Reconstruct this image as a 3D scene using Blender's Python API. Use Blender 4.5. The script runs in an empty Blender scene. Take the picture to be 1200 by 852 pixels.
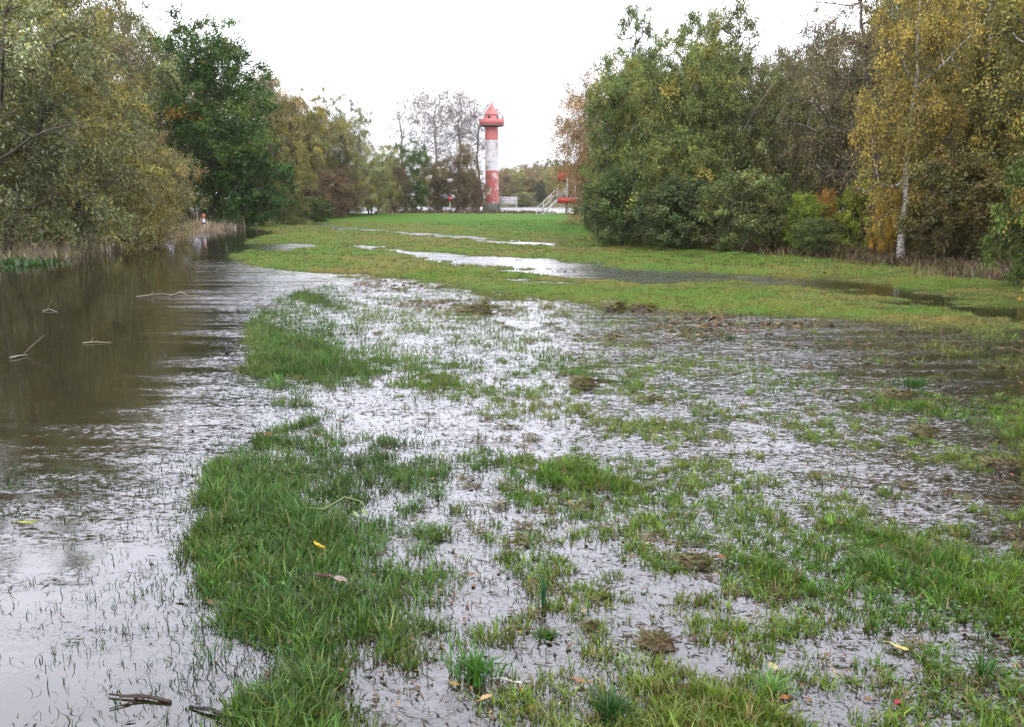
import bpy, math, random
import numpy as np
from mathutils import Vector, Matrix
sc = bpy.context.scene
C = sc.collection
PI = math.pi
# ------------------------------------------------------------------ camera, sky, sun, exposure
F = 1039.0; CH = 1.6; HY = 234.0
PITCH = math.atan((426 - HY) / F)
cam_d = bpy.data.cameras.new('camera'); cam = bpy.data.objects.new('camera', cam_d); C.objects.link(cam)
cam_d.sensor_width = 36; cam_d.lens = 36 * F / 1200; cam_d.clip_start = 0.05; cam_d.clip_end = 5000
cam.location = (0, 0, CH); cam.rotation_euler = (PI / 2 - PITCH, 0, 0)
sc.camera = cam
SUN_EL, SUN_AZ = math.radians(38), math.radians(215)     # azimuth clockwise from +Y: behind, to the left
w = bpy.data.worlds.new("World"); sc.world = w; w.use_nodes = True
nt = w.node_tree; nt.nodes.clear()
def N(nt, t, **k):
    n = nt.nodes.new(t)
    for a, b in k.items(): setattr(n, a, b)
    return n
def L(nt, a, b): nt.links.new(a, b)
out = N(nt, 'ShaderNodeOutputWorld'); bg = N(nt, 'ShaderNodeBackground'); bg.inputs['Strength'].default_value = 0.1
sky = N(nt, 'ShaderNodeTexSky', sky_type='NISHITA'); sky.sun_disc = False
sky.sun_elevation = SUN_EL; sky.sun_rotation = SUN_AZ; sky.air_density = 1.5; sky.dust_density = 3
tc = N(nt, 'ShaderNodeTexCoord'); sp = N(nt, 'ShaderNodeSeparateXYZ'); L(nt, tc.outputs['Generated'], sp.inputs[0])
ramp = N(nt, 'ShaderNodeMapRange'); ramp.inputs['From Min'].default_value = 0; ramp.inputs['From Max'].default_value = 0.5
ramp.inputs['To Min'].default_value = 20; ramp.inputs['To Max'].default_value = 62; L(nt, sp.outputs['Z'], ramp.inputs['Value'])
cn = N(nt, 'ShaderNodeTexNoise'); cn.inputs['Scale'].default_value = 2.2; cn.inputs['Detail'].default_value = 4
cm = N(nt, 'ShaderNodeMapping'); cm.inputs['Scale'].default_value = (1, 1, 3); L(nt, tc.outputs['Generated'], cm.inputs[0]); L(nt, cm.outputs[0], cn.inputs['Vector'])
cr = N(nt, 'ShaderNodeMapRange'); cr.inputs['From Min'].default_value = .3; cr.inputs['From Max'].default_value = .7
cr.inputs['To Min'].default_value = .8; cr.inputs['To Max'].default_value = 1.2; L(nt, cn.outputs['Fac'], cr.inputs['Value'])
mu = N(nt, 'ShaderNodeMath', operation='MULTIPLY'); L(nt, ramp.outputs[0], mu.inputs[0]); L(nt, cr.outputs[0], mu.inputs[1])
vm = N(nt, 'ShaderNodeVectorMath', operation='SCALE'); vm.inputs[0].default_value = (0.965, 0.975, 1.06); L(nt, mu.outputs[0], vm.inputs['Scale'])
mx = N(nt, 'ShaderNodeMix', data_type='RGBA'); mx.inputs['Factor'].default_value = 0.93
L(nt, sky.outputs[0], mx.inputs['A']); L(nt, vm.outputs[0], mx.inputs['B'])
L(nt, mx.outputs['Result'], bg.inputs['Color']); L(nt, bg.outputs[0], out.inputs[0])
sd = bpy.data.lights.new('sun', 'SUN'); so = bpy.data.objects.new('sun', sd); C.objects.link(so)
sd.energy = 1.2; sd.angle = math.radians(20); sd.color = (1, .95, .88)
sdir = Vector((math.sin(SUN_AZ) * math.cos(SUN_EL), math.cos(SUN_AZ) * math.cos(SUN_EL), math.sin(SUN_EL)))
so.rotation_euler = sdir.to_track_quat('Z', 'Y').to_euler(); so.location = (0, 0, 50)
sc.view_settings.view_transform = 'Standard'; sc.view_settings.look = 'None'
sc.view_settings.exposure = 0.0; sc.view_settings.gamma = 1
sc.cycles.max_bounces = 6; sc.cycles.diffuse_bounces = 2; sc.cycles.glossy_bounces = 3
sc.cycles.transparent_max_bounces = 6; sc.cycles.transmission_bounces = 2; sc.cycles.volume_bounces = 0
sc.cycles.caustics_reflective = False; sc.cycles.caustics_refractive = False
sc.cycles.sample_clamp_indirect = 6
# ------------------------------------------------------------------ where things stand: photograph pixel -> place on the ground
cp, spn = math.cos(PITCH), math.sin(PITCH)
def ray(px, py):
    x = (px - 600) / F; y = (426 - py) / F
    return (x, cp + y * spn, -spn + y * cp)
def G(px, py, z=0.0):
    d = ray(px, py); t = (z - CH) / d[2]
    return (d[0] * t, d[1] * t)
def at(px, Y, z=0.0):
    return ((px - 600) / F * (Y * cp + (CH - z) * spn), Y)
def hz(py, Y):
    d = ray(600, py); return CH + Y * d[2] / d[1]
# ------------------------------------------------------------------ noise
def _h(ix, iy, s):
    n = (ix.astype(np.int64) * 374761393 + iy.astype(np.int64) * 668265263 + s * 1442695041) & 0xffffffff
    n = ((n ^ (n >> 13)) * 1274126177) & 0xffffffff
    n = (n ^ (n >> 16)) & 0xffff
    return n / 65535.0
def vnoise(x, y, s=0):
    x0 = np.floor(x); y0 = np.floor(y); fx = x - x0; fy = y - y0
    fx = fx * fx * (3 - 2 * fx); fy = fy * fy * (3 - 2 * fy)
    a = _h(x0, y0, s); b = _h(x0 + 1, y0, s); c = _h(x0, y0 + 1, s); d = _h(x0 + 1, y0 + 1, s)
    return (a * (1 - fx) + b * fx) * (1 - fy) + (c * (1 - fx) + d * fx) * fy
def fbm(x, y, s=0, o=3):
    r = 0; a = 1; t = 0
    for i in range(o):
        r = r + a * vnoise(x * 2 ** i + 17.3 * i, y * 2 ** i + 9.1 * i, s + i); t += a; a *= .5
    return r / t - .5
def sst(a, b, x):
    t = np.clip((x - a) / (b - a), 0, 1); return t * t * (3 - 2 * t)
def sdf(x, y, poly):
    """signed distance, positive inside"""
    P = np.array(poly); d = np.full(x.shape, 1e9); ins = np.zeros(x.shape, bool)
    for i in range(len(P)):
        x1, y1 = P[i]; x2, y2 = P[(i + 1) % len(P)]
        ex, ey = x2 - x1, y2 - y1
        t = np.clip(((x - x1) * ex + (y - y1) * ey) / (ex * ex + ey * ey + 1e-12), 0, 1)
        d = np.minimum(d, np.hypot(x - x1 - t * ex, y - y1 - t * ey))
        c = (y1 > y) != (y2 > y)
        with np.errstate(divide='ignore', invalid='ignore'):
            c &= x < (x2 - x1) * (y - y1) / (y2 - y1 + 1e-12) + x1
        ins ^= c
    return np.where(ins, d, -d)
def poly(*pts): return [G(*p) for p in pts]
# ------------------------------------------------------------------ the lie of the land
RIVER = [(-60, 2), (-60, 10)] + [(-26, 12)] + poly((-60, 312), (30, 301), (110, 286), (190, 276), (240, 268), (285, 266)) + \
    poly((330, 272), (300, 279), (285, 285), (360, 286), (392, 290), (350, 294), (290, 295), (272, 300), (300, 313), (350, 318), (400, 322), (385, 332), (335, 345), (300, 365),
         (290, 400), (300, 440), (345, 470), (360, 490), (335, 503), (268, 535), (252, 600), (258, 680), (285, 730), (322, 768), (300, 852)) + [(-.9, 1.5), (-2, -20), (-60, -20)]
FLOOD = poly((300, 318), (400, 322), (470, 327), (540, 338), (620, 350), (700, 358), (800, 366), (900, 371), (1000, 376), (1080, 382), (1200, 388), (1400, 396)) + \
    [(30, 8), (30, -10), (-3, -10), (-2, 2)] + poly((285, 852), (315, 765), (235, 680), (225, 600), (245, 540), (360, 490), (300, 440), (300, 365))
def gp(amp, fe, *pts): return (amp, fe, poly(*pts))
PATCH = [  # (height added, feather m, outline)
    gp(.085, .3, (345, 338), (385, 335), (385, 350), (370, 380), (385, 410), (400, 440), (380, 455), (365, 462), (340, 445), (310, 425), (315, 385), (335, 355)),
    gp(.078, .22, (262, 548), (330, 515), (400, 505), (480, 508), (490, 540), (450, 590), (470, 640), (450, 700), (430, 760), (390, 780), (380, 870), (318, 870), (348, 765), (292, 700), (272, 620)),
    gp(.022, .4, (395, 415), (470, 395), (560, 430), (600, 455), (670, 478), (660, 492), (560, 480), (470, 462), (400, 450)),
    gp(.02, .5, (400, 345), (450, 360), (500, 380), (560, 400), (590, 430), (520, 420), (450, 400), (400, 380)),
    gp(.05, .35, (690, 428), (790, 430), (880, 460), (980, 490), (1010, 510), (930, 505), (830, 495), (750, 470), (690, 450)),
    gp(.03, .5, (560, 385), (640, 400), (720, 425), (760, 445), (690, 440), (600, 410)),
    gp(.05, .4, (1030, 465), (1100, 462), (1200, 478), (1400, 490), (1400, 545), (1200, 525), (1080, 505), (1020, 485)),
    gp(.07, .3, (540, 508), (640, 512), (740, 530), (860, 560), (960, 580), (1060, 620), (1200, 660), (1400, 740), (1400, 830), (1200, 730), (1080, 680), (980, 650), (880, 610), (760, 580), (650, 560), (560, 545)),
    gp(.04, .3, (700, 640), (860, 640), (900, 680), (870, 700), (760, 690), (640, 660)),
    gp(.035, .25, (400, 700), (470, 700), (600, 740), (570, 800), (440, 800)),
    gp(.04, .2, (560, 820), (760, 810), (780, 880), (540, 880)),
    gp(.045, .35, (840, 690), (1200, 740), (1200, 860), (840, 860)),
    gp(-.13, .25, (250, 500), (250, 478), (340, 474), (380, 478), (470, 480), (600, 498), (720, 512), (860, 530), (1000, 542), (1200, 560), (1400, 580), (1400, 612), (1200, 580), (1000, 568), (860, 548), (700, 525), (560, 508), (380, 500)),
    gp(-.06, .5, (740, 372), (900, 376), (1200, 392), (1400, 398), (1400, 455), (1200, 440), (1050, 430), (900, 405), (800, 392)),
    gp(.018, .4, (470, 520), (620, 560), (640, 640), (560, 700), (700, 800), (1000, 870), (480, 870), (460, 700)),
    gp(-.03, .25, (500, 660), (600, 620), (660, 650), (640, 760), (560, 740), (500, 690)),
]
POOLS = [  # pools lying in the drier lawn
    gp(-.125, .8, (556, 301), (600, 301), (660, 307), (760, 318), (880, 325), (1000, 332), (980, 337), (860, 334), (740, 331), (640, 325), (590, 314)),
    gp(-.11, .8, (470, 296), (520, 296), (560, 304), (570, 312), (500, 304)),
    gp(-.105, 1.2, (385, 266), (450, 269), (560, 279), (680, 289), (680, 292), (560, 283), (450, 273), (390, 269)),
    gp(-.12, 1.2, (330, 261), (388, 262.5), (384, 265), (335, 264)),
    gp(-.11, .8, (400, 285), (455, 290), (450, 294), (410, 291)),
    gp(-.085, .8, (940, 330), (1040, 332), (1130, 345), (1200, 360), (1300, 372), (1300, 388), (1150, 376), (1060, 362), (1050, 348), (960, 341)),
    gp(-.35, .15, (420, 500), (421, 500), (421, 501)),
]
def elev(x, y, detail=True):
    riv = sdf(x, y, RIVER); fl = sdf(x, y, FLOOD)
    # stretched tufty relief along the flow
    u = x * .55 + y * (-.83); v = x * .83 + y * .55
    wob = fbm(x * .9, y * .9, 5, 3) * np.where(y < 9, .55, .9)
    k = sst(-.7, .6, fl + wob * .7)
    far = sst(7, 16, y)
    # how much of the flooded turf is tufts: bands of grass along the flow
    cov = np.where(y < 5.4, .64, .44) + 1.35 * fbm(u * .55, v * 1.7, 11, 3)
    for amp, fe, P in PATCH:
        cov = cov + amp * (6.2 if amp > .075 else 5.2 if amp > 0 else 6) * sst(-fe * 1.7, fe * 1.5, sdf(x, y, P) + wob * fe * 1.2)
    cov = np.clip(cov, 0, 1)
    tuft = .5 * fbm(x * 3.4, y * 3.4, 23, 2) + .85 * fbm(x * 9.5, y * 9.5, 29, 2)
    if detail == 2: return cov
    lsh = sst(.93, 1, cov) * (y < 20); wet = -.026 + np.clip((tuft - (.25 - .56 * cov)) * (.11 + .05 * lsh), -.02, .019 + .015 * lsh) + .018 * lsh
    n1 = fbm(u * .8, v * 1.9, 11, 3); n3 = fbm(x * 1.1, y * 2.2, 47, 3)
    lawn = .056 + n1 * np.where(y > 10, .17, .05) + n3 * .15 + tuft * .07
    for amp, fe, P in POOLS:
        lawn = lawn + amp * sst(-fe, fe, sdf(x, y, P) + wob * fe * 1.1)
    e = wet * k + lawn * (1 - k)
    kr = sst(-.2, .35, riv + wob * .35 + .55 * fbm(x * 3.2, y * 3.2, 51, 3) * np.where(y < 12, 1, .2))
    e = e * (1 - kr) + kr * np.maximum(-.05 - .3 * np.maximum(riv, 0), -.7)
    # submerged grassy shelf on the near left
    sh = sst(-.5, .6, sdf(x, y, poly((-250, 540), (100, 540), (150, 570), (120, 600), (-250, 640))))
    e = e + sh * np.maximum(0, -.035 - e) * .9
    # far left bank beyond the river
    lb = sst(0, 2.5, -(x - np.interp(y, [0, 12, 22, 26, 35, 45, 60], [-60, -26, -15.6, -14.5, -16.5, -19, -20])) + wob)
    e = e + lb * np.where((y > 8) & (y < 100), .35, 0) * (1 - kr)
    # bank of the dyke and river beyond
    yf = np.interp(x, [-40, -9, 2.7, 30], [70, 60, 36, 30]); d = sst(0, 1, (y - yf) / (76 - yf)); e = e + d * .34
    e = e - .26 * sst(78, 90, y) - 1.2 * sst(97, 101, y) + 2.2 * sst(198, 208, y) + .8 * sst(210, 300, y)
    rb = sst(0, 4, x - np.interp(y, [0, 14, 17, 22, 30, 45], [12, 10.4, 10.2, 10.4, 6.5, 5.2])); e = e + rb * .12 * (y < 70)
    return e
def axis(segs):
    o = []
    for a, b, s in segs: o += list(np.arange(a, b, s))
    return np.array(o + [segs[-1][1]])
def tog(half): return np.concatenate([-half[::-1], half[1:]])
# ------------------------------------------------------------------ mesh helpers
def mesh_np(name, V, Fc, col=None, mat=None, smooth=False):
    """V (n,3); Fc (m,k) ints or list of such arrays; col (m,3) per face"""
    Fs = Fc if isinstance(Fc, list) else [Fc]
    me = bpy.data.meshes.new(name)
    me.vertices.add(len(V)); me.vertices.foreach_set('co', np.ascontiguousarray(V, np.float32).ravel())
    flat = np.concatenate([f.ravel() for f in Fs]).astype(np.int32)
    tot = np.concatenate([np.full(len(f), f.shape[1]) for f in Fs]).astype(np.int32)
    st = np.concatenate([[0], np.cumsum(tot)[:-1]]).astype(np.int32)
    me.loops.add(len(flat)); me.loops.foreach_set('vertex_index', flat)
    me.polygons.add(len(tot)); me.polygons.foreach_set('loop_start', st)
    if smooth: me.polygons.foreach_set('use_smooth', np.ones(len(tot), bool))
    me.update(calc_edges=True)
    if col is not None:
        at_ = me.attributes.new('col', 'FLOAT_VECTOR', 'FACE'); at_.data.foreach_set('vector', np.ascontiguousarray(col, np.float32).ravel())
    if mat: me.materials.append(mat)
    return me
def ob(name, me, parent=None, **props):
    o = bpy.data.objects.new(name, me); C.objects.link(o)
    if parent is not None: o.parent = parent
    for k, v in props.items(): o[k] = v
    return o
def thing(name, label, cat, loc=(0, 0, 0), rz=0, group=None):
    o = bpy.data.objects.new(name, None); C.objects.link(o); o.location = loc; o.rotation_euler = (0, 0, rz)
    o['label'] = label; o['category'] = cat
    if group: o['group'] = group
    return o
class MB:
    def __init__(s): s.V = []; s.Q = []; s.T = []; s.n = 0; s.qc = []; s.tc = []
    def add(s, V, Q=None, T=None, c=None):
        V = np.asarray(V, float); s.V.append(V)
        if Q is not None and len(Q): s.Q.append(np.asarray(Q) + s.n); s.qc.append(np.tile(c if c is not None else (1, 1, 1), (len(Q), 1)))
        if T is not None and len(T): s.T.append(np.asarray(T) + s.n); s.tc.append(np.tile(c if c is not None else (1, 1, 1), (len(T), 1)))
        s.n += len(V)
    def tube(s, pts, rad, n=6, c=None, cap=True):
        P = np.asarray(pts, float); m = len(P); rad = np.broadcast_to(np.asarray(rad, float), (m,))
        t = np.gradient(P, axis=0); t /= np.linalg.norm(t, axis=1)[:, None] + 1e-9
        ref = np.array([0, 0, 1.]) if abs(t[0][2]) < .8 else np.array([1., 0, 0])
        a = np.cross(t, ref); a /= np.linalg.norm(a, axis=1)[:, None] + 1e-9; b = np.cross(t, a)
        th = np.arange(n) * 2 * PI / n
        V = (P[:, None, :] + rad[:, None, None] * (a[:, None, :] * np.cos(th)[None, :, None] + b[:, None, :] * np.sin(th)[None, :, None])).reshape(-1, 3)
        i = np.arange(m - 1)[:, None] * n; j = np.arange(n)[None, :]; k = (j + 1) % n
        Q = np.stack([i + j, i + k, i + n + k, i + n + j], -1).reshape(-1, 4)
        T = None
        if cap and n > 4:
            V = np.vstack([V, P[0], P[-1]]); j = np.arange(n); k = (j + 1) % n
            T = np.vstack([np.stack([np.full(n, m * n), k, j], -1), np.stack([np.full(n, m * n + 1), (m - 1) * n + j, (m - 1) * n + k], -1)])
        s.add(V, Q, T, c)
    def lathe(s, prof, n=32, cx=0, cy=0, c=None):
        P = np.array(prof, float); th = np.arange(n) * 2 * PI / n
        V = np.stack([cx + P[:, 0][:, None] * np.cos(th), cy + P[:, 0][:, None] * np.sin(th), np.broadcast_to(P[:, 1][:, None], (len(P), n))], -1).reshape(-1, 3)
        i = np.arange(len(P) - 1)[:, None] * n; j = np.arange(n)[None, :]; k = (j + 1) % n
        s.add(V, np.stack([i + j, i + k, i + n + k, i + n + j], -1).reshape(-1, 4), None, c)
    def box(s, c0, c1, bev=0, rz=0, c=None):
        x0, y0, z0 = c0; x1, y1, z1 = c1
        V = np.array([(x, y, z) for x in (x0, x1) for y in (y0, y1) for z in (z0, z1)])
        s.add(V, [(0, 1, 3, 2), (4, 6, 7, 5), (0, 4, 5, 1), (2, 3, 7, 6), (0, 2, 6, 4), (1, 5, 7, 3)], None, c)
    def mesh(s, name, mat, smooth=False):
        V = np.vstack(s.V); Fs = []; cs = []
        if s.Q: Fs.append(np.vstack(s.Q)); cs.append(np.vstack(s.qc))
        if s.T: Fs.append(np.vstack(s.T)); cs.append(np.vstack(s.tc))
        return mesh_np(name, V, Fs, np.vstack(cs), mat, smooth)
# ------------------------------------------------------------------ materials
def newmat(name):
    m = bpy.data.materials.new(name); m.use_nodes = True; m.node_tree.nodes.clear(); return m, m.node_tree
def mat_leaf(name, trans=.12, rough=.5, gloss=.015):
    m, t = newmat(name)
    o = N(t, 'ShaderNodeOutputMaterial'); a = N(t, 'ShaderNodeAttribute', attribute_name='col'); oi = N(t, 'ShaderNodeObjectInfo')
    mul = N(t, 'ShaderNodeMix', data_type='RGBA', blend_type='MULTIPLY'); mul.inputs['Factor'].default_value = 1
    L(t, a.outputs['Color'], mul.inputs['A']); L(t, oi.outputs['Color'], mul.inputs['B'])
    d = N(t, 'ShaderNodeBsdfDiffuse'); tr = N(t, 'ShaderNodeBsdfTranslucent'); g = N(t, 'ShaderNodeBsdfGlossy'); g.inputs['Roughness'].default_value = rough
    L(t, mul.outputs['Result'], d.inputs[0]); L(t, mul.outputs['Result'], tr.inputs[0])
    m1 = N(t, 'ShaderNodeMixShader'); m1.inputs[0].default_value = trans; L(t, d.outputs[0], m1.inputs[1]); L(t, tr.outputs[0], m1.inputs[2])
    m2 = N(t, 'ShaderNodeMixShader'); m2.inputs[0].default_value = gloss; L(t, m1.outputs[0], m2.inputs[1]); L(t, g.outputs[0], m2.inputs[2])
    L(t, m2.outputs[0], o.inputs[0]); return m
def mat_noise(name, c1, c2, scale=8, rough=.8, bump=.3, stretch=(1, 1, 1), c3=None, pos3=.62, detail=5, spec=.3, metal=0):
    m, t = newmat(name); o = N(t, 'ShaderNodeOutputMaterial'); p = N(t, 'ShaderNodeBsdfPrincipled'); L(t, p.outputs[0], o.inputs[0])
    tcn = N(t, 'ShaderNodeTexCoord'); mp = N(t, 'ShaderNodeMapping'); mp.inputs['Scale'].default_value = stretch; L(t, tcn.outputs['Object'], mp.inputs[0])
    n = N(t, 'ShaderNodeTexNoise'); n.inputs['Scale'].default_value = scale; n.inputs['Detail'].default_value = detail; n.inputs['Roughness'].default_value = .65; L(t, mp.outputs[0], n.inputs['Vector'])
    r = N(t, 'ShaderNodeValToRGB'); r.color_ramp.elements[0].position = .35; r.color_ramp.elements[1].position = .65
    r.color_ramp.elements[0].color = (*c1, 1); r.color_ramp.elements[1].color = (*c2, 1)
    if c3:
        r.color_ramp.elements[1].position = pos3 - .03; e = r.color_ramp.elements.new(pos3); e.color = (*c3, 1)
    L(t, n.outputs['Fac'], r.inputs[0]); L(t, r.outputs[0], p.inputs['Base Color'])
    p.inputs['Roughness'].default_value = rough; p.inputs['Specular IOR Level'].default_value = spec; p.inputs['Metallic'].default_value = metal
    if bump:
        b = N(t, 'ShaderNodeBump'); b.inputs['Strength'].default_value = bump; b.inputs['Distance'].default_value = .02; L(t, n.outputs['Fac'], b.inputs['Height']); L(t, b.outputs[0], p.inputs['Normal'])
    return m
M_leaf = mat_leaf('foliage'); M_grass = mat_leaf('grass_blades', .35, .4, .018); M_dry = mat_leaf('dead_leaves', .15, .4, .02)
M_bark = mat_noise('bark', (.025, .02, .015), (.085, .07, .052), 14, .9, .8, (1, 1, .25))
M_barkpale = mat_noise('pale_bark', (.10, .095, .07), (.24, .22, .18), 12, .85, .6, (1, 1, .4), (.04, .035, .03), .68)
M_greybark = mat_noise('grey_bark', (.10, .085, .08), (.17, .15, .14), 14, .9, .2)
M_birch = mat_noise('birch_bark', (.40, .375, .35), (.27, .25, .23), 9, .7, .5, (1, 1, 2.5), (.03, .026, .022), .54)
M_twig = mat_noise('twig_bark', (.04, .034, .024), (.085, .072, .052), 20, .9, 0)
# ground
def mat_ground():
    m, t = newmat('wet_ground'); o = N(t, 'ShaderNodeOutputMaterial'); p = N(t, 'ShaderNodeBsdfPrincipled'); L(t, p.outputs[0], o.inputs[0])
    a = N(t, 'ShaderNodeAttribute', attribute_name='gcol'); tcn = N(t, 'ShaderNodeTexCoord')
    n1 = N(t, 'ShaderNodeTexNoise'); n1.inputs['Scale'].default_value = 22; n1.inputs['Detail'].default_value = 6; n1.inputs['Roughness'].default_value = .75; L(t, tcn.outputs['Object'], n1.inputs['Vector'])
    n2 = N(t, 'ShaderNodeTexNoise'); n2.inputs['Scale'].default_value = 1.3; n2.inputs['Detail'].default_value = 7; n2.inputs['Roughness'].default_value = .7; L(t, tcn.outputs['Object'], n2.inputs['Vector'])
    r1 = N(t, 'ShaderNodeMapRange'); r1.inputs['From Min'].default_value = .3; r1.inputs['From Max'].default_value = .7; r1.inputs['To Min'].default_value = .25; r1.inputs['To Max'].default_value = 1.45; L(t, n1.outputs['Fac'], r1.inputs[0])
    r2 = N(t, 'ShaderNodeValToRGB'); r2.color_ramp.elements[0].position = .36; r2.color_ramp.elements[0].color = (1.2, .95, .8, 1); r2.color_ramp.elements[1].position = .62; r2.color_ramp.elements[1].color = (.8, 1.12, .9, 1); L(t, n2.outputs['Fac'], r2.inputs[0])
    v = N(t, 'ShaderNodeVectorMath', operation='SCALE'); L(t, a.outputs['Color'], v.inputs[0]); L(t, r1.outputs[0], v.inputs['Scale'])
    v2 = N(t, 'ShaderNodeVectorMath', operation='MULTIPLY'); L(t, v.outputs[0], v2.inputs[0]); L(t, r2.outputs[0], v2.inputs[1])
    L(t, v2.outputs[0], p.inputs['Base Color']); p.inputs['Roughness'].default_value = .9; p.inputs['Specular IOR Level'].default_value = .03
    b = N(t, 'ShaderNodeBump'); b.inputs['Strength'].default_value = .7; b.inputs['Distance'].default_value = .03; L(t, n1.outputs['Fac'], b.inputs['Height']); L(t, b.outputs[0], p.inputs['Normal'])
    return m
def mat_water():
    m, t = newmat('flood_water'); o = N(t, 'ShaderNodeOutputMaterial')
    geo = N(t, 'ShaderNodeNewGeometry'); rip = N(t, 'ShaderNodeAttribute', attribute_name='ripple'); trb = N(t, 'ShaderNodeAttribute', attribute_name='turb')
    acc = None
    for sx, sy, sc_, rot, k, det in ((1, 2.6, 2.6, .25, .12, 2), (1, 2.3, 9, -.15, .19, 3), (1, 2.0, 30, .3, .36, 3), (1, 1.6, 90, .1, .24, 2)):
        mp = N(t, 'ShaderNodeMapping'); mp.inputs['Scale'].default_value = (sx, sy, 1); mp.inputs['Rotation'].default_value = (0, 0, rot); L(t, geo.outputs['Position'], mp.inputs[0])
        n = N(t, 'ShaderNodeTexNoise'); n.inputs['Scale'].default_value = sc_; n.inputs['Detail'].default_value = det; n.inputs['Distortion'].default_value = .6; L(t, mp.outputs[0], n.inputs['Vector'])
        s = N(t, 'ShaderNodeVectorMath', operation='SUBTRACT'); L(t, n.outputs['Color'], s.inputs[0]); s.inputs[1].default_value = (.5, .5, .5)
        g = N(t, 'ShaderNodeVectorMath', operation='MULTIPLY'); L(t, s.outputs[0], g.inputs[0]); g.inputs[1].default_value = (k * .8, k * 1.5, 0)
        if acc is None: acc = g
        else:
            q = N(t, 'ShaderNodeVectorMath', operation='ADD'); L(t, acc.outputs[0], q.inputs[0]); L(t, g.outputs[0], q.inputs[1]); acc = q
    # patches of calm and riffled water
    mp = N(t, 'ShaderNodeMapping'); mp.inputs['Scale'].default_value = (.28, 1.9, 1); L(t, geo.outputs['Position'], mp.inputs[0])
    pn = N(t, 'ShaderNodeTexNoise'); pn.inputs['Scale'].default_value = 1.6; pn.inputs['Detail'].default_value = 4; L(t, mp.outputs[0], pn.inputs['Vector'])
    ad = N(t, 'ShaderNodeMath', operation='ADD'); L(t, rip.outputs['Fac'], ad.inputs[0]); 
    pm = N(t, 'ShaderNodeMapRange'); pm.inputs['From Min'].default_value = .3; pm.inputs['From Max'].default_value = .7; pm.inputs['To Min'].default_value = -.5; pm.inputs['To Max'].default_value = .5; L(t, pn.outputs['Fac'], pm.inputs[0]); L(t, pm.outputs[0], ad.inputs[1])
    rr = N(t, 'ShaderNodeMapRange'); rr.inputs['From Min'].default_value = .25; rr.inputs['From Max'].default_value = 1.5; rr.inputs['To Min'].default_value = .05; rr.inputs['To Max'].default_value = 1.6; L(t, ad.outputs[0], rr.inputs[0])
    s2 = N(t, 'ShaderNodeVectorMath', operation='SCALE'); L(t, acc.outputs[0], s2.inputs[0]); L(t, rr.outputs[0], s2.inputs['Scale'])
    a2 = N(t, 'ShaderNodeVectorMath', operation='ADD'); L(t, s2.outputs[0], a2.inputs[0]); L(t, geo.outputs['Normal'], a2.inputs[1])
    nn = N(t, 'ShaderNodeVectorMath', operation='NORMALIZE'); L(t, a2.outputs[0], nn.inputs[0])
    fr = N(t, 'ShaderNodeFresnel'); fr.inputs['IOR'].default_value = 1.5; L(t, nn.outputs[0], fr.inputs['Normal'])
    gl = N(t, 'ShaderNodeBsdfGlossy'); rgh = N(t, 'ShaderNodeMath', operation='MULTIPLY_ADD'); L(t, rr.outputs[0], rgh.inputs[0]); rgh.inputs[1].default_value = .07; rgh.inputs[2].default_value = .04; L(t, rgh.outputs[0], gl.inputs['Roughness']); L(t, nn.outputs[0], gl.inputs['Normal'])
    gl.inputs['Color'].default_value = (.93, .935, 1, 1)
    tr = N(t, 'ShaderNodeBsdfTransparent'); tr.inputs[0].default_value = (.72, .66, .52, 1)
    df = N(t, 'ShaderNodeBsdfDiffuse'); 
    dn = N(t, 'ShaderNodeTexNoise'); dn.inputs['Scale'].default_value = .6; L(t, geo.outputs['Position'], dn.inputs['Vector'])
    dr = N(t, 'ShaderNodeValToRGB'); dr.color_ramp.elements[0].color = (.009, .0075, .0035, 1); dr.color_ramp.elements[1].color = (.016, .013, .006, 1); L(t, dn.outputs['Fac'], dr.inputs[0]); L(t, dr.outputs[0], df.inputs[0])
    m1 = N(t, 'ShaderNodeMixShader'); L(t, trb.outputs['Fac'], m1.inputs[0]); L(t, tr.outputs[0], m1.inputs[1]); L(t, df.outputs[0], m1.inputs[2])
    m2 = N(t, 'ShaderNodeMixShader'); L(t, fr.outputs[0], m2.inputs[0]); L(t, m1.outputs[0], m2.inputs[1]); L(t, gl.outputs[0], m2.inputs[2])
    L(t, m2.outputs[0], o.inputs[0]); return m
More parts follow.
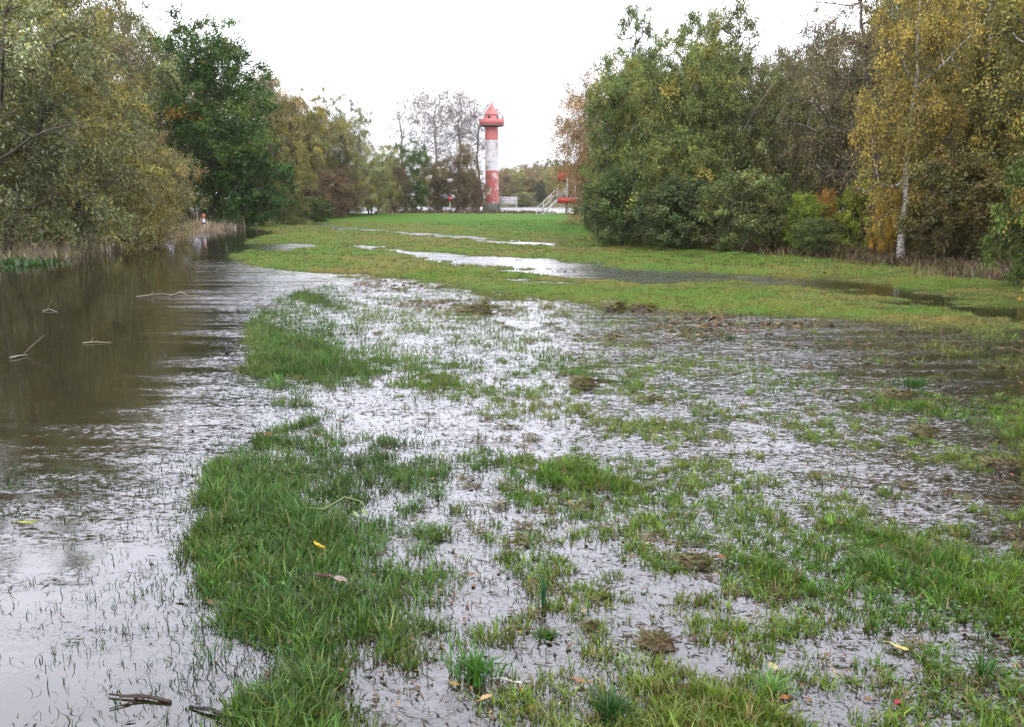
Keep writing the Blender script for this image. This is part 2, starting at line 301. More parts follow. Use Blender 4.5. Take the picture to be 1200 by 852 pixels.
# ------------------------------------------------------------------ ground and water
def grid_mesh(name, X, Y, zf, mat):
    xx, yy = np.meshgrid(X, Y); x = xx.ravel(); y = yy.ravel(); z = zf(x, y)
    nx = len(X); i = (np.arange(len(Y) - 1)[:, None] * nx + np.arange(nx - 1)[None, :]).ravel()
    Q = np.stack([i, i + 1, i + 1 + nx, i + nx], -1)
    return mesh_np(name, np.stack([x, y, z], -1), Q, None, mat, True), x, y, z
XS = tog(axis([(0, 3.6, .07), (3.6, 9, .14), (9, 22, .4), (22, 60, 2), (60, 200, 14), (200, 2000, 150)]))
YS = axis([(-1500, -20, 200), (-20, 1, 1.5), (1, 8, .055), (8, 20, .13), (20, 60, .4), (60, 110, 1), (110, 320, 6), (320, 2000, 120)])
gme, gx, gy, gz = grid_mesh('ground', XS, YS, elev, mat_ground())
def zonecol(x, y, e):
    mud = np.array([.060, .046, .026]); lawn = np.array([.048, .072, .013]); lush = np.array([.030, .075, .009]); sub = np.array([.035, .034, .016])
    n = fbm(x * .35, y * .8, 41, 4)[:, None] + .5
    ol = np.array([.075, .066, .022])
    flm = sst(-.3, .3, sdf(x, y, FLOOD))[:, None]
    lw = lawn * (1 - sst(.45, .7, n)) + ol * sst(.45, .7, n)
    dy = sst(0, .25, (y - np.interp(x, [-40, -9, 2.7, 30], [70, 60, 36, 30])) / 30)[:, None]
    lw = lw * (1 - dy) + np.array([.038, .074, .012]) * dy
    gr = lush * .35 + mud * .35
    c = lw * (1 - flm) + gr * flm
    k = sst(-.01, .03, e)[:, None]
    c = c * k + sub * (1 - k)
    wood = np.maximum(sst(0, 1.2, -(x - np.interp(y, [0, 12, 22, 26, 35, 45, 60, 90], [-60, -26, -15.6, -14.5, -16.5, -19, -20, -17]))),
                      sst(-.3, .8, x - np.interp(y, [0, 12, 14, 17, 22, 30, 36, 60], [14, 12, 10.6, 10.2, 10.2, 6.3, 4.0, 7.5]) + fbm(x, y, 9) * 1.2))[:, None]
    wood = wood * (y < 96)[:, None]
    c = c * (1 - wood) + np.array([.045, .03, .018]) * wood
    q = sst(76, 84, y)[:, None] * (y < 110)[:, None]; c = c * (1 - q) + np.array([.075, .05, .034]) * q
    fb = (y > 190)[:, None]; c = np.where(fb, np.array([.06, .055, .03]), c)
    return c
gc = zonecol(gx, gy, gz); a_ = gme.attributes.new('gcol', 'FLOAT_VECTOR', 'POINT'); a_.data.foreach_set('vector', gc.astype(np.float32).ravel())
ob('ground', gme, kind='structure')
XW = tog(axis([(0, 4, .16), (4, 9, .3), (9, 24, .8), (24, 60, 4), (60, 2000, 300)])); YW = axis([(-1500, -20, 300), (-20, 1, 2), (1, 8, .14), (8, 20, .3), (20, 60, .9), (60, 110, 4), (110, 206, 16), (206, 1200, 300)])
wme, wx, wy, wz = grid_mesh('water', XW, YW, lambda x, y: x * 0, mat_water())
we = elev(wx, wy)
calm = sst(-1.7, 1.1, sdf(wx, wy, [(-60, 8), (-60, 40)] + poly((-60, 290), (100, 270), (270, 258), (345, 268), (300, 285), (262, 303), (215, 312), (235, 335), (150, 350), (215, 370), (190, 395), (235, 420), (160, 445), (150, 490), (80, 510), (-250, 518))))
darkr = sst(-.8, .8, sdf(wx, wy, poly((1000, 405), (1100, 395), (1400, 400), (1400, 500), (1200, 490), (1060, 450)))) * .18
darkr = np.maximum(darkr, sst(-.8, .8, sdf(wx, wy, poly((960, 328), (1400, 340), (1400, 385), (1100, 382), (950, 345)))) * .8)
near = sst(5.6, 4.2, wy) * sst(-.2, .6, sdf(wx, wy, RIVER)) * (wy > 0)
inr = sst(-.5, .8, sdf(wx, wy, RIVER)) * (wy > 0)
ripple = np.clip(1.3 + .1 * sst(8, 14, wy) - calm * 1.35 - inr * .75 * sst(6, 4.6, wy) - darkr * 1.2 - near * .12, 0, 1.5)
turb = np.clip(.45 + sst(.02, .3, -we) * .55, 0, 1)
for nm, v in (('ripple', ripple), ('turb', turb)):
    a_ = wme.attributes.new(nm, 'FLOAT', 'POINT'); a_.data.foreach_set('value', v.astype(np.float32))
ob('water', wme, kind='structure')
# ------------------------------------------------------------------ grass
rng = np.random.default_rng(7)
def blades(cx, cy, cz, h, wd, n, col, spread, lean, rg, segs=2):
    """n blades per clump centre -> verts, faces, colours (arrays)"""
    m = len(cx); k = np.repeat(np.arange(m), n)
    r = np.abs(rg.normal(0, 1, len(k))) * spread[k]; th = rg.uniform(0, 2 * PI, len(k))
    bx = cx[k] + r * np.cos(th); by = cy[k] + r * np.sin(th); bz = cz[k] - .006
    hh = h[k] * rg.uniform(.45, 1.15, len(k)); ww = wd[k] * rg.uniform(.7, 1.3, len(k)) * .5
    la = th + rg.normal(0, .9, len(k)); lm = hh * lean * rg.uniform(.1, 1.5, len(k))
    dx, dy = np.cos(la), np.sin(la); fa = rg.uniform(0, PI, len(k)); fx, fy = np.cos(fa), np.sin(fa)
    B = np.stack([bx, by, bz], -1); W = np.stack([fx * ww, fy * ww, np.zeros(len(k))], -1)
    mid = B + np.stack([dx * lm * .3, dy * lm * .3, hh * .55], -1); tip = B + np.stack([dx * lm, dy * lm, hh * rg.uniform(.75, 1.0, len(k))], -1)
    i = np.arange(len(k))
    cc = col[k] * rg.uniform(.55, 1.3, (len(k), 1)) * np.exp(rg.normal(0, .3, m))[k][:, None]; 
    yel = rg.random(len(k)) < .045; cc[yel] = cc[yel] * .3 + np.array([.10, .08, .025])
    if segs == 1:
        V = np.stack([B - W, B + W, tip], 1).reshape(-1, 3); b = i * 3
        return V, None, np.stack([b, b + 1, b + 2], -1), cc
    V = np.stack([B - W * .8, B + W * .8, mid + W, mid - W, tip], 1).reshape(-1, 3); b = i * 5
    return V, np.stack([b, b + 1, b + 2, b + 3], -1), np.stack([b + 3, b + 2, b + 4], -1), cc
def grass_obj(name, parts, label, cat, mat=None):
    mb = MB()
    for V, Q, T, cc in parts:
        mb.V.append(V)
        if Q is not None: mb.Q.append(Q + mb.n); mb.qc.append(cc)
        mb.T.append(T + mb.n); mb.tc.append(cc); mb.n += len(V)
    return ob(name, mb.mesh(name, mat or M_grass), kind='stuff', label=label, category=cat)
def scatter(n, y0, y1, p, rg, marg=1.25):
    """points in the widened view wedge, density ~ 1/y^p"""
    u = rg.random(n)
    a = 2 - p
    y = (y0 ** a + u * (y1 ** a - y0 ** a)) ** (1 / a) if abs(a) > 1e-6 else y0 * (y1 / y0) ** u
    x = rg.uniform(-1, 1, n) * y * .5775 * marg + rg.uniform(-.3, .3, n)
    return x, y
LUSH = poly((230, 500), (400, 490), (560, 500), (560, 545), (540, 640), (500, 760), (420, 790), (390, 900), (260, 900), (225, 640))
LUSHA = poly((290, 335), (400, 330), (430, 440), (380, 480), (290, 440))
TREEZ = lambda x, y: np.maximum(sst(-.5, .5, -(x - np.interp(y, [0, 12, 22, 26, 35, 45, 60, 90], [-60, -26, -15.6, -14.5, -16.5, -19, -20, -17]))), sst(-.2, .5, x - np.interp(y, [0, 12, 14, 17, 22, 30, 36, 60], [14, 12, 10.6, 10.2, 10.4, 6.5, 4.2, 7.5])))
def gcolor(x, y, e, rg):
    lu = np.maximum(sst(-.4, .3, sdf(x, y, LUSH)), sst(-.5, .3, sdf(x, y, LUSHA)))[:, None]
    a = np.array([.038, .092, .008]); b = np.array([.074, .120, .013]); c = np.array([.115, .105, .028])
    n = (fbm(x * .6, y * .6, 61, 3) + .5)[:, None] + rg.normal(0, .12, (len(x), 1))
    far = sst(9, 20, y)[:, None]
    g = a * (1 - sst(.15, .5, n)) + b * sst(.15, .5, n); g = g * (1 - sst(.6, .85, n) * .6) + c * sst(.6, .85, n) * .6
    dry = b * .6 + c * .4; g = g * (1 - far * .6) + dry * far * .6
    ya = (1 - sst(-.5, .8, sdf(x, y, FLOOD)))[:, None] * (y > 8)[:, None]
    n2 = fbm(x * .25, y * .6, 77, 3)[:, None] + .5
    lg = np.array([.050, .088, .013]) * (1 - sst(.36, .62, n2)) + c * .95 * sst(.36, .62, n2); n4 = sst(.13, .24, fbm(x * .7, y * 1.6, 83, 3))[:, None]; lg = lg * (1 - n4 * .4) + np.array([.085, .06, .026]) * n4 * .4; g = g * (1 - ya) + lg * ya
    dy = sst(0, .25, (y - np.interp(x, [-40, -9, 2.7, 30], [70, 60, 36, 30])) / 30)[:, None]; g = g * (1 - dy) + np.array([.038, .074, .011]) * dy
    n6 = (fbm(x * 2.2, y * 2.2, 65, 3) + .5)[:, None]; g = g * (1 - lu) + (a * (.42 + .68 * n6) + rg.uniform(0, .012, (len(x), 3))) * lu
    dr = (rg.random(len(x)) < .11)[:, None] * (1 - .7 * lu); g = g * (1 - dr) + np.array([.105, .085, .028]) * dr
    return g, lu[:, 0]
parts = []
x, y = scatter(50000, 1.6, 9, 1.0, rng); e = elev(x, y)
pr = sst(-.031, -.012, e) * .97 + .012; keep = (rng.random(len(x)) < pr) & (e > -.10)
x, y, e = x[keep], y[keep], e[keep]
g, lu = gcolor(x, y, e, rng)
hh = (.040 + .06 * rng.random(len(x)) ** 2) * (1 + .5 * lu) * (.7 + .3 * sst(-.03, .03, e))
hh = hh * .9
parts.append(blades(x, y, np.maximum(e, -.02), hh, np.full(len(x), .0046), 10, g, .016 + .02 * lu, .75, rng))
# sparse single blades standing in the shallow margins
x, y = scatter(60000, 1.8, 8, 1.0, rng); e = elev(x, y); riv = sdf(x, y, RIVER)
edge = np.exp(-np.maximum(riv, 0) / .33) * (riv > -.2) + sst(-.3, .6, sdf(x, y, poly((-250, 545), (110, 545), (140, 570), (110, 600), (-250, 640)))) * .9 + .22 * (riv < 0) * sst(.0, .2, fbm(x * 2.6, y * 2.6, 143, 2))
keep = (rng.random(len(x)) < edge * .65 * sst(.3, .6, fbm(x * 3, y * 3, 3) + .6)) & (e < .01); x, y, e = x[keep], y[keep], e[keep]
parts.append(blades(x, y, np.full(len(x), -.008), .025 + .035 * rng.random(len(x)), np.full(len(x), .0035), 3, np.tile([.022, .05, .014], (len(x), 1)), np.full(len(x), .02), .7, rng))
# middle distance
x, y = scatter(34000, 8, 19, 1.2, rng); e = elev(x, y)
keep = (rng.random(len(x)) < .95 * sst(-.031, -.014, e) + .03) & (e > -.10); x, y, e = x[keep], y[keep], e[keep]
tz = TREEZ(x, y); k2 = rng.random(len(x)) > tz; x, y, e = x[k2], y[k2], e[k2]
g, lu = gcolor(x, y, e, rng)
parts.append(blades(x, y, np.maximum(e, -.02), (.05 + .05 * rng.random(len(x)) ** 2) * (1 + .4 * lu) * (1 - .35 * (1 - sst(-.3, .4, sdf(x, y, FLOOD)))), np.full(len(x), .010), 7, g, np.full(len(x), .06), .8, rng, 1))
x, y = scatter(30000, 18, 60, 1.4, rng, 1.1); e = elev(x, y)
keep = (e > -.03) & ((e > .0) | (rng.random(len(x)) < .25)) & (rng.random(len(x)) > TREEZ(x, y)); x, y, e = x[keep], y[keep], e[keep]
g, lu = gcolor(x, y, e, rng)
parts.append(blades(x, y, np.maximum(e, -.01), .035 + .045 * rng.random(len(x)), .012 + .0007 * y, 5, g, .004 * y, .8, rng, 1))
grass_obj('grass', parts, 'green grass blades standing out of the shallow flood water', 'grass')
# small broad leaves (clover, dandelion, buttercup) among the grass
def leafquads(P, ax, ln, wd, col, rg, fold=0):
    """rhombic leaves; P centres (n,3), ax directions (n,3)"""
    n = len(P); r = rg.normal(0, 1, (n, 3)); s = np.cross(ax, r); s /= np.linalg.norm(s, axis=1)[:, None] + 1e-9
    a = ax * (ln * .5)[:, None]; s = s * (wd * .5)[:, None]
    V = np.stack([P - a, P + s - a * .1, P + a, P - s - a * .1], 1).reshape(-1, 3); b = np.arange(n) * 4
    return V, np.stack([b, b + 1, b + 2, b + 3], -1), col
x, y = scatter(26000, 1.7, 9, .9, rng); e = elev(x, y)
keep = (rng.random(len(x)) < .55 * sst(-.025, -.005, e) * sst(.42, .7, fbm(x * 1.3, y * 1.3, 91) + .5)); x, y, e = x[keep], y[keep], e[keep]
k = np.repeat(np.arange(len(x)), 4); P = np.stack([x[k] + rng.normal(0, .022, len(k)), y[k] + rng.normal(0, .022, len(k)), np.maximum(e[k], 0) + rng.uniform(.008, .05, len(k))], -1)
ax = rng.normal(0, 1, (len(k), 3)); ax[:, 2] = np.abs(ax[:, 2]) * .4; ax /= np.linalg.norm(ax, axis=1)[:, None]
col = np.array([.040, .085, .016]) * rng.uniform(.5, 1.4, (len(k), 1)) + rng.uniform(0, .02, (len(k), 3))
V, Q, c_ = leafquads(P, ax, rng.uniform(.010, .026, len(k)), rng.uniform(.007, .016, len(k)), col, rng)
ob('ground_cover', mesh_np('ground_cover', V, Q, c_, M_grass), kind='stuff', label='small broad weed leaves growing low among the grass', category='weeds')
# dead leaves and bits floating on the water
def litter(n, y0, y1, p, size, seed, prob):
    rg = np.random.default_rng(seed); x, y = scatter(n, y0, y1, p, rg); e = elev(x, y); k = rg.random(n) < prob(x, y, e); x, y, e = x[k], y[k], e[k]; n = len(x)
    P = np.stack([x, y, np.maximum(e, .0) + rg.uniform(.003, .014, n)], -1)
    a = rg.uniform(0, 2 * PI, n); ax = np.stack([np.cos(a), np.sin(a), rg.normal(0, .12, n)], -1); ax /= np.linalg.norm(ax, axis=1)[:, None]
    pal = np.array([[.09, .05, .022], [.05, .03, .018], [.16, .10, .04], [.24, .20, .12], [.11, .035, .02], [.20, .14, .02], [.035, .025, .018]])
    col = .75 * pal[rg.choice(7, n, p=[.30, .30, .10, .02, .06, .015, .205])] * rg.uniform(.7, 1.3, (n, 1))
    s = np.cross(ax, np.array([0, 0, 1.]) + rg.normal(0, .3, (n, 3))); s /= np.linalg.norm(s, axis=1)[:, None]
    ln = size * rg.uniform(.4, 1.6, n) * (1 + .035 * y); wd = ln * rg.choice([.08, .25, .6], n, p=[.55, .25, .2])
    A = ax * (ln / 2)[:, None]; S = s * (wd / 2)[:, None]; up = np.array([0, 0, 1.]) * (wd * .2)[:, None]
    V = np.stack([P - A, P - A * .3 + S + up, P + A * .5 + S * .7, P + A, P + A * .5 - S * .7, P - A * .3 - S + up], 1).reshape(-1, 3); b = np.arange(n) * 6
    return V, np.stack([b, b + 1, b + 5], -1), np.stack([b + 1, b + 2, b + 4, b + 5], -1), np.stack([b + 2, b + 3, b + 4], -1), col
U = lambda x, y: (x * .55 - y * .83, x * .83 + y * .55)
def pr1(x, y, e):
    u, v = U(x, y); fl = sst(-.4, .4, sdf(x, y, FLOOD)); return fl * sst(.35, .7, fbm(u * .7, v * 2.2, 31, 3) + .5) * .8 * (np.abs(e) < .06) + .012 * (y < 8)
def pr2(x, y, e):   # the brown tide-line of mown grass across the middle
    l = poly((430, 322), (520, 340), (640, 352), (800, 366), (960, 372), (960, 385), (800, 400), (700, 395), (560, 372), (440, 350))
    return sst(-.5, .3, sdf(x, y, l)) * sst(.45, .62, fbm(x * .8, y * 1.5, 71, 3) + .5)
mb = MB()
for args in ((60000, 1.8, 16, 1.0, .020, 3, pr1), (45000, 8, 20, 1.5, .055, 4, pr2), (5000, 18, 30, 1.5, .03, 5, lambda x, y, e: .25 * (e > 0))):
    V, T1, Q, T2, col = litter(*args)
    mb.V.append(V); mb.Q.append(Q + mb.n); mb.qc.append(col); mb.T += [T1 + mb.n, T2 + mb.n]; mb.tc += [col, col]; mb.n += len(V)
ob('leaf_litter', mb.mesh('leaf_litter', M_dry), kind='stuff', label='small dead leaves and straw washed over the flooded grass', category='litter')
rg = np.random.default_rng(77); x, y = scatter(45000, 1.9, 17, 1.0, rg); e = elev(x, y); u_, v_ = U(x, y)
k = (rg.random(len(x)) < sst(-.5, .4, sdf(x, y, FLOOD)) * (.30 + .9 * sst(.4, .65, fbm(u_ * .7, v_ * 2.0, 35, 3) + .5)) + .02 * (y < 6)) & (e < .012); x, y = x[k], y[k]; n = len(x)
a = np.arctan2(-.83, .55) + rg.normal(0, .6, n); D = np.stack([np.cos(a), np.sin(a), rg.normal(0, .12, n)], -1) * (rg.uniform(.008, .032, n) * (1 + .05 * y))[:, None]; W = np.stack([-np.sin(a), np.cos(a), rg.normal(0, .5, n)], -1) * (rg.uniform(.0009, .0022, n) * (1 + .12 * y))[:, None]
P = np.stack([x, y, rg.uniform(.001, .006, n)], -1); b = np.arange(n) * 4
pal = np.array([[.030, .022, .012], [.050, .034, .018], [.022, .034, .010], [.075, .06, .03]]); col = pal[rg.choice(4, n, p=[.4, .25, .25, .1])] * rg.uniform(.6, 1.3, (n, 1))
ob('floating_straw', mesh_np('floating_straw', np.stack([P - D, P + W, P + D, P - W], 1).reshape(-1, 3), np.stack([b, b + 1, b + 2, b + 3], -1), col, M_dry), kind='stuff', label='fine dark straw and roots combed along the flow of the flood', category='straw')
# clods of matted mown grass, too many to count
def clod_mesh(name, r, seed, col, ncl=1, centers=None, straw=60):
    rg = np.random.default_rng(seed); mb = MB()
    for ci in range(ncl):
        cx, cy, cz, rr = (0, 0, 0, r) if centers is None else centers[ci]
        sq = rg.uniform(.8, 1.8); rot = rg.uniform(0, PI); nu, nv = (10, 5) if ncl == 1 else (7, 3)
        th = np.arange(nu) * 2 * PI / nu; V = []
        for j in range(nv):
            f = j / nv; rad = rr * math.cos(f * PI / 2); hh = rr * (.5 if ncl == 1 else .16) * math.sin(f * PI / 2)
            for q in th:
                k = 1 + rg.normal(0, .16 if ncl == 1 else .33); V.append((rad * k * math.cos(q) * sq, rad * k * math.sin(q), hh * (1 + rg.normal(0, .2)) - rr * .08))
        V.append((0, 0, rr * (.5 if ncl == 1 else .16))); V = np.array(V); c, s = math.cos(rot), math.sin(rot)
        V = np.stack([cx + V[:, 0] * c - V[:, 1] * s, cy + V[:, 0] * s + V[:, 1] * c, cz + V[:, 2]], -1)
        Q = [(j * nu + i, j * nu + (i + 1) % nu, (j + 1) * nu + (i + 1) % nu, (j + 1) * nu + i) for j in range(nv - 1) for i in range(nu)]
        T = [((nv - 1) * nu + i, (nv - 1) * nu + (i + 1) % nu, nv * nu) for i in range(nu)]
        if ncl == 1: mb.add(V, Q, T, np.array(col) * rg.uniform(.5, 1.1))
        m = straw if ncl == 1 else 34
        a = rg.uniform(0, 2 * PI, m); rad = rr * np.sqrt(rg.random(m)) * 1.15; X = cx + rad * np.cos(a) * sq * .8; Y = cy + rad * np.sin(a); Z = cz + rr * (.5 if ncl == 1 else .16) * np.sqrt(np.clip(1 - (rad / rr / 1.2) ** 2, 0, 1))
        b = rg.uniform(0, 2 * PI, m); ln = rr * rg.uniform(.4, 1.1, m); P = np.stack([X, Y, Z], -1)
        D = np.stack([np.cos(b), np.sin(b), rg.uniform(-.3, .5, m)], -1) * ln[:, None]; W = np.stack([-np.sin(b), np.cos(b), b * 0], -1) * (rr * (.035 if ncl == 1 else .07))
        V = np.stack([P - W, P + W, P + D * .6 + [0, 0, rr * .08], P + D], 1).reshape(-1, 3); i = np.arange(m) * 4
        mb.V.append(V); Q = np.stack([i, i + 1, i + 3, i + 2], -1); mb.Q.append(Q + mb.n)
        pal = np.array([[.075, .055, .02], [.10, .075, .028], [.045, .06, .014], [.04, .024, .012]]); mb.qc.append(pal[rg.choice(4, m)]); mb.n += len(V)
    return mb.mesh(name, M_dry)
rg = np.random.default_rng(99); xs, ys = scatter(6000, 2.2, 20, 1.5, rg); es = elev(xs, ys)
u_, v_ = U(xs, ys)
pk = (sst(-.3, .3, sdf(xs, ys, FLOOD)) * sst(.52, .72, fbm(u_ * .6, v_ * 1.8, 33, 3) + .5) * .4 + pr2(xs, ys, es) * .7) * (es > -.06)
k = rg.random(len(xs)) < pk; xs, ys, es = xs[k][:1500], ys[k][:1500], es[k][:1500]
ob('turf_debris', clod_mesh('turf_debris', .05, 12, (.06, .045, .02), len(xs), [(a, b, max(c, 0), rg.uniform(.02, .05) * (1 + .05 * b)) for a, b, c in zip(xs, ys, es)]), kind='stuff', label='small matted lumps of mown grass stranded in the flood', category='debris')
# ------------------------------------------------------------------ trees
def bez(a, b, c, n):
    t = np.linspace(0, 1, n)[:, None]; return (1 - t) ** 2 * a + 2 * t * (1 - t) * b + t * t * c
def proto(seed, H, R, cb, nclump, nleaf, ll, lw, spread, droop, pal, tr, bark=None, stems=1, lobes=9, ntw=7, up=.4, shell=.45, lean=0, flare=1.0, top=1.0, limb_r=.28, leafshow=1.0, wtk=1.0, tmat=None):
    rg = np.random.default_rng(seed); tm = MB(); tw = MB()
    st = []
    for s in range(stems):
        a = rg.uniform(0, 2 * PI); off = (0.0 if stems == 1 else R * .12); b = np.array([math.cos(a) * off, math.sin(a) * off, -.15])
        o2 = R * (.08 if stems == 1 else .5); tp = np.array([math.cos(a) * o2 + lean * H, math.sin(a) * o2, H * (.93 if stems == 1 else rg.uniform(.6, .9))])
        md = (b + tp) / 2 + np.array([rg.normal(0, .03 * H), rg.normal(0, .03 * H), 0])
        P = bez(b, md, tp, 14); P[1:-1, :2] += rg.normal(0, .008 * H, (12, 2)); r0 = tr * (1 if stems == 1 else .55)
        rad = r0 * (1 - np.linspace(0, 1, 14)) ** .8 + .012; rad[0] *= 1.45; rad[1] *= 1.08; tm.tube(P, rad, 9); st.append((P, rad))
    # lobed crown
    lob = []
    hc = (cb * H + H) / 2; hr = H * (1 - cb) / 2
    for i in range(lobes):
        zf = (i + .5) / lobes * 2 - 1; zf = zf * .85; a = i * 2.4 + rg.uniform(-.5, .5)
        rr = R * math.sqrt(max(0.05, 1 - abs(zf) ** 2.2 * .9)) * (top if zf > 0 else flare); d = rr * rg.uniform(.35, .62)
        lr = rr * rg.uniform(.38, .6) + .12 * R
        lob.append((math.cos(a) * d + lean * (hc + zf * hr), math.sin(a) * d, hc + zf * hr, lr, lr * rg.uniform(.75, 1.1) * min(1.5, hr / R)))
    lob.append((lean * hc, 0, hc, R * .55, hr * .6)); lob.append((lean * H * .9, 0, hc + hr * .62, R * .3, hr * .36))
    wgt = np.array([l[3] ** 2 * l[4] for l in lob]); wgt /= wgt.sum(); CC = []
    while len(CC) < nclump:
        l = lob[rg.choice(len(lob), p=wgt)]; d = rg.normal(0, 1, 3); d /= np.linalg.norm(d); q = rg.random() ** shell
        p = np.array([l[0] + d[0] * l[3] * q, l[1] + d[1] * l[3] * q, l[2] + d[2] * l[4] * q])
        if p[2] > .25 * spread and p[2] < H: CC.append(p)
    CC = np.array(CC); lobtone = rg.normal(0, 1, nclump)
    # limbs first, then boughs to every clump from the nearest wood below it
    order = np.argsort(-np.hypot(CC[:, 0], CC[:, 1]) + rg.normal(0, R * .5, nclump))
    nodes = [np.vstack([P[4 if stems == 1 else 2:] for P, r in st])]; nr = [np.concatenate([r[4 if stems == 1 else 2:] for P, r in st])]
    nd = nodes[0]; nrr = nr[0]
    for c_i, i in enumerate(order):
        c = CC[i]; dxy = np.hypot(nd[:, 0] - c[0], nd[:, 1] - c[1]); dz = c[2] - nd[:, 2]
        cost = np.hypot(dxy, dz) + np.where(dz < up * dxy, (up * dxy - dz) * 1.2, 0); j = int(np.argmin(cost))
        a = nd[j]; ln = np.linalg.norm(c - a); r0 = min(nrr[j] * .75, (limb_r * tr if c_i < 14 else .02 + .012 * ln)) + .004
        if droop > .6: b = (a + c) / 2 + np.array([0, 0, .35 * ln])
        else: b = a * .45 + c * .55 + np.array([rg.normal(0, .1 * ln), rg.normal(0, .1 * ln), -.08 * ln + (.1 * ln if c_i > 14 else 0)])
        n = 8 if c_i < 14 else 5; P = bez(a, b, c, n); P[1:-1] += rg.normal(0, .025 * ln, (n - 2, 3)); rad = np.linspace(r0, max(.006, r0 * .25), n)
        (tm if c_i < 14 else tw).tube(P, rad, 6 if c_i < 14 else 4, cap=False)
        if c_i < 60: nd = np.vstack([nd, P[2:]]); nrr = np.concatenate([nrr, rad[2:]])
    # twigs and leaves
    nt_ = nclump * ntw; k = np.repeat(np.arange(nclump), ntw); d = rg.normal(0, 1, (nt_, 3)); d[:, 2] = d[:, 2] * .7 + (.25 if droop < .3 else -.1); d /= np.linalg.norm(d, axis=1)[:, None]
    cd = CC[k] - np.array([lean * H * .5, 0, hc]); cd /= np.linalg.norm(cd, axis=1)[:, None] + 1e-6; d = d + cd * .5; d /= np.linalg.norm(d, axis=1)[:, None]
    tl = spread * rg.uniform(.7, 1.6, nt_); T0 = CC[k]; T1 = T0 + d * (tl * .5)[:, None]; T2 = T0 + d * tl[:, None]; T2[:, 2] -= droop * tl * rg.uniform(.3, 1.3, nt_); T1[:, 2] -= droop * tl * .08
    wt = (.004 + .0009 * H) * wtk
    for A_, B_, r1, r2 in ((T0, T1, wt, wt * .7), (T1, T2, wt * .7, wt * .35)):
        dd = B_ - A_; s1 = np.cross(dd, [0, 0, 1.]); s1 /= np.linalg.norm(s1, axis=1)[:, None] + 1e-9; s2 = np.cross(dd, s1); s2 /= np.linalg.norm(s2, axis=1)[:, None] + 1e-9
        R3 = [s1, -s1 * .5 + s2 * .87, -s1 * .5 - s2 * .87]
        V = np.stack([A_ + q * r1 for q in R3] + [B_ + q * r2 for q in R3], 1).reshape(-1, 3); b = np.arange(nt_) * 6
        Q = np.concatenate([np.stack([b + i, b + (i + 1) % 3, b + 3 + (i + 1) % 3, b + 3 + i], -1) for i in range(3)]); tw.add(V, Q)
    m = int(nclump * nleaf * leafshow); q = rg.integers(0, nt_, m); t = rg.uniform(.1, 1.05, m)[:, None]
    P = (1 - t) ** 2 * T0[q] + 2 * t * (1 - t) * T1[q] + t * t * T2[q] + rg.normal(0, spread * .17, (m, 3))
    ax = rg.normal(0, 1, (m, 3)) + d[q] * .7; ax[:, 2] -= .35 + droop; ax /= np.linalg.norm(ax, axis=1)[:, None]
    pal = np.array(pal); pc = pal[:, :3]; pw = pal[:, 3] / pal[:, 3].sum()
    cc_ = rg.choice(len(pal), nclump, p=pw); own = rg.choice(len(pal), m, p=pw); ci = np.where(rg.random(m) < .62, cc_[k[q]], own)
    tone = 1.04 * np.exp(rg.normal(0, .27, nclump))[k[q]] * np.exp(rg.normal(0, .22, m)); col = pc[ci] * tone[:, None]
    V, Q, _ = leafquads(P, ax, ll * rg.uniform(.6, 1.3, m), lw * rg.uniform(.6, 1.3, m), col, rg)
    return dict(H=H, R=R, trunk=tm.mesh('trunk', bark or M_bark, True), branches=tw.mesh('branches', tmat or M_twig), crown=mesh_np('crown', V, Q, col, M_leaf))
P_ = {}
P_['willow'] = proto(11, 10, 5.0, .03, 330, 300, .13, .040, .62, .55, [(.092, .108, .042, 5), (.13, .145, .070, 3), (.15, .125, .024, 1.6), (.06, .07, .020, 2)], .22, stems=3, lobes=16)
P_['yellow_willow'] = proto(12, 8.5, 4.2, .02, 270, 270, .135, .046, .55, .5, [(.16, .13, .026, 4), (.11, .11, .030, 3), (.21, .16, .024, 1.2), (.10, .085, .024, 2)], .18, stems=3, lobes=14)
P_['oak'] = proto(13, 12, 4.3, .03, 330, 210, .15, .10, .72, .1, [(.024, .056, .009, 6), (.038, .078, .011, 4), (.068, .092, .015, 2), (.20, .11, .014, .14)], .30, lobes=17, top=.85, up=.6)
P_['broad'] = proto(14, 9, 3.7, .0, 330, 230, .105, .068, .58, .15, [(.060, .088, .024, 5), (.10, .125, .032, 4), (.13, .128, .030, 2), (.20, .15, .026, .4)], .17, lobes=17, stems=2)
P_['poplar'] = proto(15, 10, 3.1, .08, 240, 190, .105, .07, .55, .1, [(.075, .10, .032, 5), (.115, .135, .05, 4), (.15, .135, .035, 1), (.06, .075, .028, 3)], .24, M_barkpale, lobes=14, up=.8)
P_['birch'] = proto(16, 9.5, 3.0, .21, 280, 220, .085, .06, .5, .6, [(.21, .15, .028, 4), (.16, .13, .026, 4), (.26, .18, .03, 1.2), (.11, .10, .024, 3)], .17, M_birch, lobes=15, up=.6, wtk=.6, leafshow=.66)
P_['thin'] = proto(17, 11, 4.6, .2, 190, 75, .095, .055, .65, .35, [(.13, .09, .042, 4), (.10, .085, .036, 4), (.15, .12, .04, 1)], .30, lobes=13, ntw=11, up=.1, wtk=.6, lean=-.2, limb_r=.42)
P_['thicket'] = proto(18, 7, 3.5, .0, 260, 190, .10, .055, .6, .1, [(.10, .088, .045, 5), (.135, .108, .05, 3), (.085, .09, .036, 2), (.11, .072, .046, 2)], .09, stems=6, lobes=13, ntw=12, up=.7, wtk=.6)
P_['bush'] = proto(19, 3, 1.9, .0, 110, 230, .09, .055, .34, .1, [(.05, .08, .018, 5), (.075, .10, .023, 3), (.10, .11, .025, 1)], .04, stems=5, lobes=10, up=.6)
